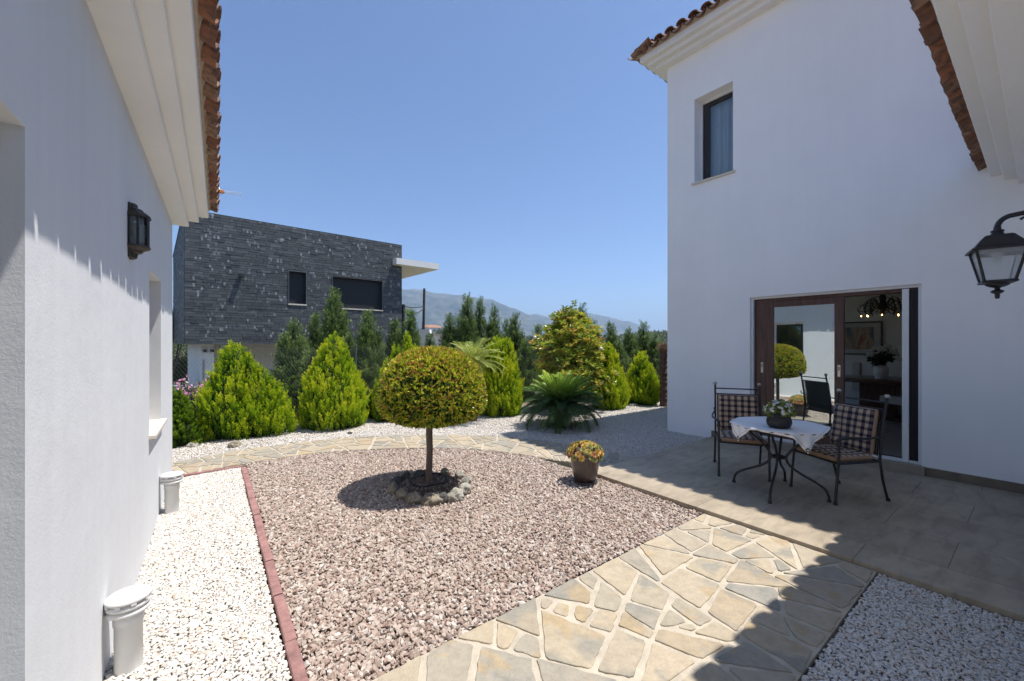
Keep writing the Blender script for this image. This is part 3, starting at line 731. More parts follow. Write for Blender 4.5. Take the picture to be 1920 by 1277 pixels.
# ---------------------------------------------------------------- crazy paving
PYA, PYB = .73, 1.98
def clip(poly, nx_, ny_, c):       # keep nx*x+ny*y <= c
    out=[]; n=len(poly)
    for i in range(n):
        a=poly[i]; b=poly[(i+1)%n]; da=nx_*a[0]+ny_*a[1]-c; db=nx_*b[0]+ny_*b[1]-c
        if da<=0: out.append(a)
        if (da<0)!=(db<0) and da!=db:
            t=da/(da-db); out.append((a[0]+(b[0]-a[0])*t,a[1]+(b[1]-a[1])*t))
    return out
def area(p): return .5*sum(p[i][0]*p[(i+1)%len(p)][1]-p[(i+1)%len(p)][0]*p[i][1] for i in range(len(p)))
def crazy(rect, spacing, gap, seed, aspect=1.0):
    r = random.Random(seed); x0,x1,y0,y1 = rect; sites=[]; tries=0
    while tries < 6000:
        p=(r.uniform(x0,x1),r.uniform(y0,y1)); tries+=1
        s_=spacing*r.choice((.55,.8,1,1.15,1.3))
        if all(math.hypot((p[0]-q[0])/aspect,p[1]-q[1])>min(s_,q[2]) for q in sites): sites.append((p[0],p[1],s_))
    cells=[]
    for i,s_ in enumerate(sites):
        poly=[(x0+gap*.6,y0+gap*.6),(x1-gap*.6,y0+gap*.6),(x1-gap*.6,y1-gap*.6),(x0+gap*.6,y1-gap*.6)]
        for j,q in enumerate(sites):
            if i==j: continue
            dx,dy=q[0]-s_[0],q[1]-s_[1]; d=math.hypot(dx,dy)
            if d>spacing*5: continue
            w=.5+.12*(s_[2]-q[2])/spacing
            c=(s_[0]*dx+s_[1]*dy)/d+d*w-gap*r.uniform(.35,.75)
            poly=clip(poly,dx/d,dy/d,c)
            if len(poly)<3: break
        if len(poly)>=3 and abs(area(poly))>.006: cells.append(poly)
    return cells
def bsp(rect, amin, amax, gap, seed):
    r=random.Random(seed); x0,x1,y0,y1=rect; out=[]
    stack=[[(x0,y0),(x1,y0),(x1,y1),(x0,y1)]]
    while stack:
        p=stack.pop(); A=abs(area(p)); lim=r.uniform(amin,amax) if r.random()>.22 else amin*.35
        if A<=lim or len(p)<3:
            out.append(p); continue
        n=len(p); cx=sum(q[0] for q in p)/n; cy=sum(q[1] for q in p)/n
        # principal direction
        sxx=sum((q[0]-cx)**2 for q in p); syy=sum((q[1]-cy)**2 for q in p); sxy=sum((q[0]-cx)*(q[1]-cy) for q in p)
        th=.5*math.atan2(2*sxy,sxx-syy)+r.gauss(0,.30)      # cut normal near the long axis
        L=math.sqrt(A); c=(cx+r.uniform(-.16,.16)*L)*math.cos(th)+(cy+r.uniform(-.16,.16)*L)*math.sin(th)
        a=clip(p,math.cos(th),math.sin(th),c); b=clip(p,-math.cos(th),-math.sin(th),-c)
        if len(a)<3 or len(b)<3 or min(abs(area(a)),abs(area(b)))<.0045: out.append(p); continue
        stack+=[a,b]
    cells=[]
    for p in out:
        if area(p)<0: p=p[::-1]
        q=p; n=len(p)
        for i in range(n):
            a=p[i]; b=p[(i+1)%n]; dx,dy=b[0]-a[0],b[1]-a[1]; L=math.hypot(dx,dy)
            if L<1e-6: continue
            nx_,ny_=dy/L,-dx/L                # outward normal for ccw
            onedge=(abs(a[1]-b[1])<1e-6 and (abs(a[1]-y0)<1e-6 or abs(a[1]-y1)<1e-6))
            g=gap*(r.uniform(.25,.5) if onedge else r.uniform(.25,.95))
            # tilt the cut a little so joints widen and narrow
            tl=r.uniform(-.05,.05); mx,my=(a[0]+b[0])/2,(a[1]+b[1])/2; nx2=nx_*math.cos(tl)-ny_*math.sin(tl); ny2=nx_*math.sin(tl)+ny_*math.cos(tl)
            q=clip(q,nx2,ny2,nx2*mx+ny2*my-g)
            if len(q)<3: break
        if len(q)>=3 and abs(area(q))>.003: cells.append(q)
    return cells
def roughen(poly, r, amp):
    n=len(poly); out=[]
    cx=sum(p[0] for p in poly)/n; cy=sum(p[1] for p in poly)/n
    # cut corners slightly
    q=[]
    for i in range(n):
        a=poly[i-1]; b=poly[i]; c=poly[(i+1)%n]
        for (o,k) in ((a,0),(c,1)):
            L=math.hypot(o[0]-b[0],o[1]-b[1]); t=min(.3,r.uniform(.006,.02)/max(L,1e-6)); q.append((b[0]+(o[0]-b[0])*t,b[1]+(o[1]-b[1])*t))
    n=len(q)
    for i in range(n):
        a=q[i]; b=q[(i+1)%n]; L=math.hypot(b[0]-a[0],b[1]-a[1]); m=max(1,int(L/.03))
        for k in range(m):
            t=k/m; x=a[0]+(b[0]-a[0])*t; y_=a[1]+(b[1]-a[1])*t
            w=mnoise.noise(Vector((x*14,y_*14,3.1)))*amp+mnoise.noise(Vector((x*45,y_*45,7.7)))*amp*.45
            d=math.hypot(x-cx,y_-cy) or 1; out.append((x+(x-cx)/d*w,y_+(y_-cy)/d*w))
    return out
def stonemesh(mb, poly, z, th, r):
    n=len(poly); cx=sum(p[0] for p in poly)/n; cy=sum(p[1] for p in poly)/n; tx,ty=r.uniform(-.004,.004),r.uniform(-.004,.004)
    ins=[(cx+(p[0]-cx)*(1-.003/max(.02,math.hypot(p[0]-cx,p[1]-cy))),cy+(p[1]-cy)*(1-.003/max(.02,math.hypot(p[0]-cx,p[1]-cy)))) for p in poly]
    Z=lambda p,o: z+o+(p[0]-cx)*tx+(p[1]-cy)*ty
    vs=[(p[0],p[1],z-th) for p in poly]+[(p[0],p[1],Z(p,-.0025)) for p in poly]+[(p[0],p[1],Z(p,0)) for p in ins]
    fs=[(i,(i+1)%n,n+(i+1)%n,n+i) for i in range(n)]+[(n+i,n+(i+1)%n,2*n+(i+1)%n,2*n+i) for i in range(n)]+[tuple(range(2*n,3*n))]
    mb.add(vs,fs)
def flagmat():
    m, nt, b = newmat('flagstone'); g=nt.nodes.new('ShaderNodeNewGeometry'); v=coords(nt)
    r=rampn(nt,[(0,(.385,.31,.21)),(.18,(.44,.365,.26)),(.34,(.35,.305,.23)),(.5,(.32,.29,.235)),(.62,(.40,.335,.235)),(.78,(.42,.35,.25)),(.9,(.29,.27,.23)),(1,(.40,.315,.205))]); nt.links.new(g.outputs['Random Per Island'],r.inputs[0])
    # grey-blue and ochre zones wandering through each stone
    ad=nt.nodes.new('ShaderNodeVectorMath'); ad.operation='ADD'; cmb=nt.nodes.new('ShaderNodeCombineXYZ'); ml=nt.nodes.new('ShaderNodeMath'); ml.operation='MULTIPLY'; ml.inputs[1].default_value=37
    nt.links.new(g.outputs['Random Per Island'],ml.inputs[0]); nt.links.new(ml.outputs[0],cmb.inputs[0]); nt.links.new(v,ad.inputs[0]); nt.links.new(cmb.outputs[0],ad.inputs[1])
    n=noisen(nt,2.3,4,.55,ad.outputs[0],.6); r1=rampn(nt,[(.54,(0,0,0)),(.62,(.75,.75,.75))]); nt.links.new(n.outputs[0],r1.inputs[0])
    c=mixc(nt,r1.outputs[0],r.outputs[0],(.245,.235,.20))
    n2=noisen(nt,3.1,3,.5,ad.outputs[0],.9); r2=rampn(nt,[(.59,(0,0,0)),(.66,(.7,.7,.7))]); nt.links.new(n2.outputs[0],r2.inputs[0])
    c=mixc(nt,r2.outputs[0],c,(.39,.29,.165))
    n3=noisen(nt,22,6,.7,v); r3=rampn(nt,[(.25,(.78,)*3),(.7,(1.08,)*3)]); nt.links.new(n3.outputs[0],r3.inputs[0])
    c=mixc(nt,1,c,r3.outputs[0],'MULTIPLY'); nt.links.new(c,b.inputs['Base Color'])
    b.inputs['Roughness'].default_value=.72; b.inputs['Specular IOR Level'].default_value=.3
    n4=noisen(nt,4,9,.7,ad.outputs[0],.5); r4=rampn(nt,[(.40,(0,0,0)),(.43,(.5,)*3),(.52,(.55,)*3),(.55,(1,1,1))]); nt.links.new(n4.outputs[0],r4.inputs[0]); p=bumpn(nt,b,r4.outputs[0],.55,.004); n5=noisen(nt,60,6,.75,v); bumpn(nt,b,n5.outputs[0],.45,.004,p); return m
MFLAG=flagmat()
MJOINT=M('pale_mortar',(.45,.395,.31),.95,.16,9,.8,70,.008)
rr=random.Random(21)
mb=MB(); jo=MB()
for poly in bsp((.42,PX0-.004,PYA,PYB),.06,.17,.026,14):
    if area(poly)<0: poly=poly[::-1]
    stonemesh(mb,roughen(poly,rr,.009),.0225,.03,rr)
jb=bmesh.new(); bmesh.ops.create_grid(jb,x_segments=140,y_segments=50,size=.5)
for v_ in jb.verts:
    x=.40+(v_.co.x+.5)*(PX0-.403); y_=PYA+(v_.co.y+.5)*(PYB-PYA); w=mnoise.noise(Vector((x*9,y_*9,0)))*.004+mnoise.noise(Vector((x*30,y_*30,5)))*.003
    edge=min(y_-PYA,PYB-y_,.03)/.03
    v_.co=Vector((x,y_,.0155+w-(1-edge)*.004))
jo.frombm(jb); jb.free(); jo.box((.40,PYA,-.08),(PX0-.003,PYB,.008))
# far curved path: band between two survey curves
INp=[(300,901),(335,894),(400,882),(460,871),(530,860.5),(600,851),(670,846),(740,843),(800,842),(860,843),(920,847),(980,855),(1040,865),(1075,871),(1112,886)]
OUp=[(300,876),(335,868),(400,855),(460,844),(530,836),(600,827),(670,822),(740,819),(800,818),(860,818.5),(920,820.5),(980,825),(1040,831),(1090,838),(1192,855)]
INw=[G(*p) for p in INp]; OUw=[G(*p) for p in OUp]
INw[-1]=(PX0-.01,3.30); OUw[-1]=(4.85,3.455); OUw[-2]=(4.2,4.0) if False else OUw[-2]
def cat(P_, t):
    n=len(P_)-1; f=min(max(t,0),1)*n; i=min(int(f),n-1); u=f-i
    a=P_[max(i-1,0)]; b=P_[i]; c=P_[i+1]; d=P_[min(i+2,n)]
    return tuple(.5*((2*b[k])+(-a[k]+c[k])*u+(2*a[k]-5*b[k]+4*c[k]-d[k])*u*u+(-a[k]+3*b[k]-3*c[k]+d[k])*u**3) for k in (0,1))
S=120; IC=[cat(INw,i/S) for i in range(S+1)]; OC=[cat(OUw,i/S) for i in range(S+1)]
LEN=sum(math.hypot(IC[i+1][0]-IC[i][0],IC[i+1][1]-IC[i][1])+math.hypot(OC[i+1][0]-OC[i][0],OC[i+1][1]-OC[i][1]) for i in range(S))/2
WID=sum(math.hypot(IC[i][0]-OC[i][0],IC[i][1]-OC[i][1]) for i in range(S+1))/(S+1)
print('far path', LEN, WID, IC[0], OC[0], IC[-1], OC[-1])
def band(s_,t):
    f=min(max(s_/LEN,0),1)*S; i=min(int(f),S-1); u=f-i; t=t/WID
    a=[IC[i][k]+(IC[i+1][k]-IC[i][k])*u for k in (0,1)]; b=[OC[i][k]+(OC[i+1][k]-OC[i][k])*u for k in (0,1)]
    return (a[0]+(b[0]-a[0])*t, a[1]+(b[1]-a[1])*t)
for poly in bsp((0,LEN,0,WID),.05,.12,.024,33):
    p2=[]; n=len(poly)
    for i in range(n):
        a=poly[i]; b=poly[(i+1)%n]
        for k in range(4): p2.append(band(a[0]+(b[0]-a[0])*k/4,a[1]+(b[1]-a[1])*k/4))
    if area(p2)<0: p2=p2[::-1]
    # thin before roughening so the corner cuts stay small
    stonemesh(mb,roughen([p for i,p in enumerate(p2) if i%2==0],rr,.008),.0225,.03,rr)
n0=[]
for i in range(S+1): n0+= [(*IC[i],.015),(*OC[i],.015),(*IC[i],-.06),(*OC[i],-.06)]
fs=[]
for i in range(S): a=4*i; b=a+4; fs+=[(a,b,b+1,a+1),(a,a+2,b+2,b),(a+1,b+1,b+3,a+3)]
jo.add(n0,fs,False)
pth=mb.build('path', MFLAG); tag(pth,kind='structure')
pj=jo.build('path_mortar', MJOINT); tag(pj,kind='structure')
# ---------------------------------------------------------------- red concrete edging
MKERB=M('red_concrete',(.285,.150,.135),.9,.3,14,.9,120,.006)
mb=MB()
def kx(y_): return .385+(y_-2.2)*.0155
y_=PYB+.0
while y_<6.28:
    e_=min(y_+.5,6.30); a=Vector((kx(y_+.006),y_+.006,0)); b=Vector((kx(e_-.006),e_-.006,0)); d=(b-a).normalized(); nn=Vector((-d.y,d.x,0))
    h=.036+random.uniform(-.005,.005); w=.030
    prof=[(-w,-.08),(-w,h-.010),(-w*.86,h-.002),(-w*.5,h),(w*.5,h),(w*.86,h-.002),(w,h-.010),(w,-.08)]
    vs=[]
    for q in (a,b):
        sh_=random.uniform(-.004,.004)
        vs+= [q+nn*(o+sh_)+Vector((0,0,z)) for o,z in prof]
    m=8; mb.add(vs,[(k,(k+1)%m,m+(k+1)%m,m+k) for k in range(m)]+[tuple(reversed(range(m))),tuple(range(m,2*m))])
    y_=e_
x=-.26
while x<.42:
    e_=min(x+.5,.45); mb.bbox((x+.004,6.335,-.08),(e_-.004,6.385,.04),.01); x=e_
kb=mb.build('kerb', MKERB); tag(kb,kind='structure')
# ---------------------------------------------------------------- gravel
def inpoly(x,y_,P_):
    c=False; n=len(P_); j=n-1
    for i in range(n):
        if (P_[i][1]>y_)!=(P_[j][1]>y_) and x<(P_[j][0]-P_[i][0])*(y_-P_[i][1])/(P_[j][1]-P_[i][1])+P_[i][0]: c=not c
        j=i
    return c
def inpolyN(X,Y,P_):
    c=np.zeros(len(X),bool); n=len(P_); j=n-1
    for i in range(n):
        xi,yi=P_[i]; xj,yj=P_[j]
        if yi!=yj:
            k=((yi>Y)!=(yj>Y))&(X<(xj-xi)*(Y-yi)/(yj-yi)+xi); c^=k
        j=i
    return c
def pts_in(P_, sp, jit=.45):
    a=np.array(P_); x0,y0=a.min(0); x1,y1=a.max(0)
    X,Y=np.meshgrid(np.arange(x0,x1,sp),np.arange(y0,y1,sp)); X=X.ravel(); Y=Y.ravel()
    X=X+RNG.uniform(-jit,jit,len(X))*sp; Y=Y+RNG.uniform(-jit,jit,len(Y))*sp
    k=inpolyN(X,Y,P_); return X[k],Y[k]
t_=(1+5**.5)/2
ICO=nrm(np.array([(-1,t_,0),(1,t_,0),(-1,-t_,0),(1,-t_,0),(0,-1,t_),(0,1,t_),(0,-1,-t_),(0,1,-t_),(t_,0,-1),(t_,0,1),(-t_,0,-1),(-t_,0,1)],float))
ICF=np.array([(0,11,5),(0,5,1),(0,1,7),(0,7,10),(0,10,11),(1,5,9),(5,11,4),(11,10,2),(10,7,6),(7,1,8),(3,9,4),(3,4,2),(3,2,6),(3,6,8),(3,8,9),(4,9,5),(2,4,11),(6,2,10),(8,6,7),(9,8,1)])
def gravel(name, X, Y, z, size, jitter, flat, mat, smooth=False, zj=.006, tilt=.5, angular=False):
    N=len(X); sz=RNG.uniform(size[0],size[1],N)
    B=ICO[None]+RNG.normal(size=(N,12,3))*jitter
    if angular: B=np.sign(B)*np.abs(B)**.75
    sc_=np.stack([RNG.uniform(.85,1.35,N),RNG.uniform(.6,.95,N),RNG.uniform(flat*.8,flat*1.25,N)],1)*sz[:,None]*.5
    B=B*sc_[:,None,:]
    a=RNG.uniform(0,2*PI,N); t1=RNG.normal(size=N)*tilt; t2=RNG.normal(size=N)*tilt
    def rot(B,ang,i,j):
        c=np.cos(ang)[:,None]; s_=np.sin(ang)[:,None]; bi=B[...,i].copy(); bj=B[...,j].copy(); B[...,i]=c*bi-s_*bj; B[...,j]=s_*bi+c*bj; return B
    B=rot(B,t1,0,2); B=rot(B,t2,1,2); B=rot(B,a,0,1)
    B[...,0]+=X[:,None]; B[...,1]+=Y[:,None]; B[...,2]+=(z+RNG.uniform(-zj,zj,N))[:,None]
    Fc=(ICF[None]+(np.arange(N)*12)[:,None,None]).reshape(-1,3)
    return np_mesh(name,B.reshape(-1,3),Fc,mat,smooth=smooth)
bed=[(kx(PYB)+.03,PYB+.01),(PX0-.01,PYB+.01),(PX0-.01,3.30)]+[p for p in reversed(INw[2:-1])]
bed=[p for p in bed if p[0]>kx(p[1])-.2]
bedc=[(kx(PYB)+.035,PYB+.012),(PX0-.008,PYB+.012),(PX0-.008,3.28)]+[(p[0],p[1]-.005) for p in reversed(IC) if p[0]>kx(p[1])+.03 and p[0]<PX0-.02]+[(kx(6.1)+.035,6.3)]
MPINK=islandmat('pink_gravel',[(0,(.29,.20,.16)),(.15,(.43,.335,.275)),(.35,(.50,.41,.345)),(.5,(.33,.235,.19)),(.65,(.58,.51,.44)),(.78,(.40,.305,.25)),(.9,(.62,.57,.51)),(1,(.24,.16,.13))],.85,.22,60,.3,220)
MWHITE=islandmat('white_gravel',[(0,(.62,.59,.54)),(.25,(.69,.665,.62)),(.4,(.60,.53,.45)),(.55,(.66,.63,.58)),(.7,(.54,.50,.45)),(.82,(.72,.70,.665)),(.93,(.56,.45,.35)),(1,(.45,.43,.405))],.75,.15,60,.2,220)
MPB=M('pink_bed_base',(.24,.18,.15),.95,.5,60,.9,90,.02)
MWB=M('white_bed_base',(.52,.485,.435),.95,.4,60,.9,90,.02)
X,Y=pts_in(bedc,.0192); z=0.004+.008*np.sin(X*3.1+1)*np.cos(Y*2.7)
# stones heaped a little towards the middle
gravel('pink_gravel',X,Y,z,(.017,.041),.24,.62,MPINK,angular=True,zj=.009,tilt=.55)
tag(bpy.data.objects['pink_gravel'],'pinkish crushed stone filling the garden bed round the clipped tree','gravel',kind='stuff')
mb=MB(); mb.add([(p[0],p[1],-.008) for p in bedc],[tuple(range(len(bedc)))]); tag(mb.build('gravel_bed_soil',MPB),kind='structure')
strip=[LP(.0,PYB-2.2,0)[:2],(kx(PYB)-.04,-.2),(kx(PYB)-.04,PYB),(kx(6.3)-.035,6.3),(kx(6.3)-.03,6.335),LP(0,6.35,0)[:2]]
X,Y=pts_in(strip,.0148)
k=Y>.9; X=X[k];Y=Y[k]
z=.012+.006*np.sin(X*5)*np.cos(Y*3)
gravel('white_gravel',X,Y,z,(.017,.030),.13,.52,MWHITE,zj=.004,tilt=.32)
tag(bpy.data.objects['white_gravel'],'cream white pebbles in the strip between left wall and red edging','gravel',kind='stuff')
near=[(-.1,-1.2),(PX0-.01,-.58),(PX0-.01,PYA-.012),(-.1,PYA-.012)]
near=[(1.6,-.58),(PX0-.01,-.58),(PX0-.01,PYA-.012),(1.2,PYA-.012)]
X,Y=pts_in(near,.0150); z=.006+.004*np.sin(X*5)*np.cos(Y*3)
gravel('pebble_bed',X,Y,z,(.016,.029),.13,.52,MWHITE,zj=.004,tilt=.32)
tag(bpy.data.objects['pebble_bed'],'shaded white and tan pebbles in the corner bed between path and patio','gravel',kind='stuff')
far=[(OC[i][0],OC[i][1]+.005) for i in range(S+1)]+[(XW-.005,PY1+.01),(XW-.005,YC-.0),(12.0,YC+.0),(12.0,6.3),(9.5,7.2),(6.2,8.1),(3.0,8.9),(.3,9.0),(-2.3,9.0),(-2.3,6.8)]
X,Y=pts_in(far,.0235)
k=(dep(X,Y)<12.2)&(dep(X,Y)>2); 
X=X[k];Y=Y[k]; z=.008+.010*np.sin(X*2)*np.cos(Y*2.3)
gravel('gravel_field',X,Y,z,(.021,.035),.14,.6,MWHITE,zj=.008,tilt=.45)
tag(bpy.data.objects['gravel_field'],'white gravel field between the curved stone path and the yellow shrubs','gravel',kind='stuff')
print('stones', len(X))
mb=MB()
for q in (strip,near,far): mb.add([(p[0],p[1],-.006) for p in q],[tuple(range(len(q)))])
# planting strip soil beneath the shrubs
tag(mb.build('white_bed_soil',MWB),kind='structure')
# ---------------------------------------------------------------- foliage materials
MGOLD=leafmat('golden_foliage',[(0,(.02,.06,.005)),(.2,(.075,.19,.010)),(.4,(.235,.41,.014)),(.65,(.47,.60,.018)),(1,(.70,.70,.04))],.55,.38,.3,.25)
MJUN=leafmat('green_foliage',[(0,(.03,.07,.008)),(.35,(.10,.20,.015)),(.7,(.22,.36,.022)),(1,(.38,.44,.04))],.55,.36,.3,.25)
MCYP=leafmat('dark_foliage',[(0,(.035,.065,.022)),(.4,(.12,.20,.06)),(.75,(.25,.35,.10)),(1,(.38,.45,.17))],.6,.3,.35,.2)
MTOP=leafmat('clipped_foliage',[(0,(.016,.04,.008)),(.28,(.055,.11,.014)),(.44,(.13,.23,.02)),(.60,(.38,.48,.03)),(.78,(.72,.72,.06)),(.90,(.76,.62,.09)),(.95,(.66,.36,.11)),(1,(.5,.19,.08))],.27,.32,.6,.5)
MMAG=leafmat('glossy_foliage',[(0,(.03,.08,.015)),(.3,(.13,.24,.03)),(.55,(.40,.48,.05)),(.8,(.62,.58,.08)),(.93,(.62,.45,.08)),(1,(.52,.26,.06))],.3,.3,.5,.5)
MCYC=leafmat('cycad_foliage',[(0,(.018,.048,.015)),(.4,(.06,.14,.028)),(.7,(.26,.44,.04)),(1,(.55,.68,.08))],.38,.22,.14,.4)
MPALM=leafmat('palm_foliage',[(0,(.07,.13,.02)),(.4,(.22,.30,.04)),(.75,(.42,.48,.09)),(1,(.58,.58,.2))],.4,.3,.3,.4)
MOLE=leafmat('oleander_foliage',[(0,(.02,.05,.025)),(.5,(.06,.11,.05)),(1,(.13,.19,.09))],.5,.2,.4,.3)
MPETP=leafmat('pink_petals',[(0,(.55,.16,.32)),(.5,(.72,.36,.50)),(1,(.85,.62,.70))],.6,.35,.6,.2)
MBARK=M('grey_bark',(.15,.115,.085),.9,.3,12,.8,30,.01,vecscale=(3,3,.6))
MBARKR=M('red_bark',(.15,.085,.06),.95,.35,10,.9,24,.02,vecscale=(3,3,1.2))
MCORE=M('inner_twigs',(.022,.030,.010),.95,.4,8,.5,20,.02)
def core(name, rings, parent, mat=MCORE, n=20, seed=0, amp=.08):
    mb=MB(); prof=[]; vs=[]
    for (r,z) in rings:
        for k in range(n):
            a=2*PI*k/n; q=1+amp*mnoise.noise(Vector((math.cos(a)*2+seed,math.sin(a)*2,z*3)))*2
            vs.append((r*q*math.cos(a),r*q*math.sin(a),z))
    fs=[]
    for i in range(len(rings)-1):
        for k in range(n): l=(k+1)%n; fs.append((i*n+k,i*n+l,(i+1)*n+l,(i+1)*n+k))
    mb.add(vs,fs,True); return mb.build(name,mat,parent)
def tufts(L, org, axis, length, rad, nb, blade, bw, tint, tgrad=.35, splay=.55):
    """spindle tufts: org (N,3), axis (N,3); nb blades each"""
    N=len(org); axis=nrm(axis); s_=RNG.random((N,nb))**.8
    a=RNG.uniform(0,2*PI,(N,nb))
    ref=nrm(np.cross(axis, RNG.normal(size=(N,3)))); ref2=np.cross(axis,ref)
    rad_=rad.reshape(N,1)*np.sin(np.clip(s_*.92+.08,0,1)*PI)**.6*RNG.uniform(.3,1,(N,nb))
    out=ref[:,None,:]*np.cos(a)[...,None]+ref2[:,None,:]*np.sin(a)[...,None]
    pos=org[:,None,:]+axis[:,None,:]*(s_*length.reshape(N,1))[...,None]+out*rad_[...,None]
    d=axis[:,None,:]+out*splay*(1-.5*s_[...,None])+RNG.normal(size=(N,nb,3))*.15
    t=tint.reshape(N,1)+(s_-.5)*tgrad+RNG.normal(size=(N,nb))*.05
    ln=RNG.uniform(.7,1.2,(N,nb))*blade
    L.add(pos.reshape(-1,3), d.reshape(-1,3), ln.ravel(), (ln*bw).ravel(), t.ravel())
def conifer(name,label,cat,x,y,lobes,mat,seed,dens=1.0,blade=.030,tuftlen=.24,tuftrad=.028,up=1.0,outw=.22,nb=58,prof='egg',group=None,z0=-.04,rough=.1,bw=.3,tilt=0, tbase=.62):
    t=thing(name,label,cat,(x,y,z0),0,group); L=Leaves(); rs_=np.random.default_rng(seed)
    for li,(dx,dy,H,R) in enumerate(lobes):
        def pr(q):
            if prof=='egg': return R*np.clip((1-q),0,1)**.72*np.clip(.78+q*1.1,0,1.12)
            return R*np.clip((1-q),0,1)**.85*np.clip(.6+q*1.6,0,1.05)
        A=2*PI*R*H*.6; N=int(A*330*dens)
        q=rs_.random(N*3); keep=rs_.random(N*3)<(pr(q)/R+.08); q=q[keep][:N]; N=len(q)
        th=rs_.uniform(0,2*PI,N)
        irr=np.array([mnoise.noise(Vector((math.cos(a)*1.8+seed,math.sin(a)*1.8,qq*3.2*H))) for a,qq in zip(th,q)])
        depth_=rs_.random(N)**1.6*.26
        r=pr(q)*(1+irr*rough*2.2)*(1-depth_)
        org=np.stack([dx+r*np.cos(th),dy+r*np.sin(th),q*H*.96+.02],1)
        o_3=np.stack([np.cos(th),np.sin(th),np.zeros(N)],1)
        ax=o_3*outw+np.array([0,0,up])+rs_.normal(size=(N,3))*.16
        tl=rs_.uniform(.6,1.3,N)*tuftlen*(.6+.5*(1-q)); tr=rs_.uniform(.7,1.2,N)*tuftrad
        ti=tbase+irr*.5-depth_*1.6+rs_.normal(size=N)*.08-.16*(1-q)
        org[:,2]-=tl*.35
        org[:,2]=np.maximum(org[:,2],.01)
        tufts(L,org,ax,tl,tr,nb,blade,bw,ti,.60)  # paler new growth at tips; bases darkened as painted shadow between tufts
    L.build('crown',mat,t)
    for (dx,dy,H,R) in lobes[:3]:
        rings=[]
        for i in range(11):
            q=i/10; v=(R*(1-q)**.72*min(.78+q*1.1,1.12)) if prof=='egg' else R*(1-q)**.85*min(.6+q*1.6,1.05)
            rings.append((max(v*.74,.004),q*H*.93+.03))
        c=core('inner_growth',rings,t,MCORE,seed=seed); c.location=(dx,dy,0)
    mb=MB(); 
    mb.tube([(lobes[0][0],lobes[0][1],-.06),(lobes[0][0],lobes[0][1],lobes[0][2]*.55)],[R*.08+.02,.015],8); mb.build('trunk',MBARK,t)
    return t
def cp(px,D,ry=0): return pl(px,D)
# ---- golden shrubs along the gravel edge
def gold(px,D,H,R,label,seed,extra=(),tb=.64):
    x,y_=pl(px,D)
    lobes=[(0,0,H,R)]+[(e[0]*CA+e[1]*SA, -e[0]*SA+e[1]*CA, e[2], e[3]) for e in extra]   # offsets: right of view, away
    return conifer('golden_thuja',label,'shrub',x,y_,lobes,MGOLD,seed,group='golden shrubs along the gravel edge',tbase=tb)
gold(441,7.15,1.68,.60,'broad golden shrub with several tips, beside the pink oleander',1,[(.38,.05,1.25,.42),(.28,-.05,1.45,.26),(-.20,.1,1.60,.34),(.62,.1,.95,.34)],.58)
gold(626,7.95,1.86,.66,'large egg shaped golden shrub in front of the slate house window',2,[(.12,.05,1.55,.5)],.66)
gold(765,8.6,1.88,.22,'slim twin tipped golden shrub partly hidden behind the clipped round tree',3,[(-.24,-.05,1.62,.26),(-.42,-.1,1.25,.28),(.1,.1,1.6,.3)],.66)
gold(940,9.15,1.74,.46,'tall golden shrub with many tips right behind the small palm',4,[(-.24,0,1.66,.30),(.14,0,1.78,.34),(-.10,.1,1.84,.24)],.68)
gold(1141,10.1,1.66,.45,'golden shrub half hidden behind the cycad and the glossy leaved tree',5,[(.05,0,1.55,.42)],.7)
gold(1203,10.75,1.42,.47,'small rounded golden shrub nearest the villa corner',6,[(.05,0,1.25,.44)],.68)
gold(1262,11.4,.95,.5,'low golden green shrub behind the brown trunk at the villa corner',16,[],.4)
x,y_=pl(328,6.55)
conifer('juniper','low bright green shrub hugging the far corner of the left wall','shrub',x,y_,[(0,0,.92,.28),(.10,-.12,.6,.26),(-.1,.05,1.0,.3)],MJUN,7,tbase=.6,outw=.6,tuftlen=.13,blade=.04,rough=.2)
x,y_=pl(555,8.6); conifer('juniper','small green shrub wedged between the two largest golden shrubs','shrub',x,y_,[(0,0,.95,.4)],MJUN,8,tbase=.35,outw=.6,tuftlen=.14,blade=.04,rough=.2)
x,y_=pl(712,8.9); conifer('juniper','low green shrub in the gap left of the clipped round tree','shrub',x,y_,[(0,0,.75,.33)],MJUN,9,tbase=.35,outw=.6,tuftlen=.14,blade=.04,rough=.2)
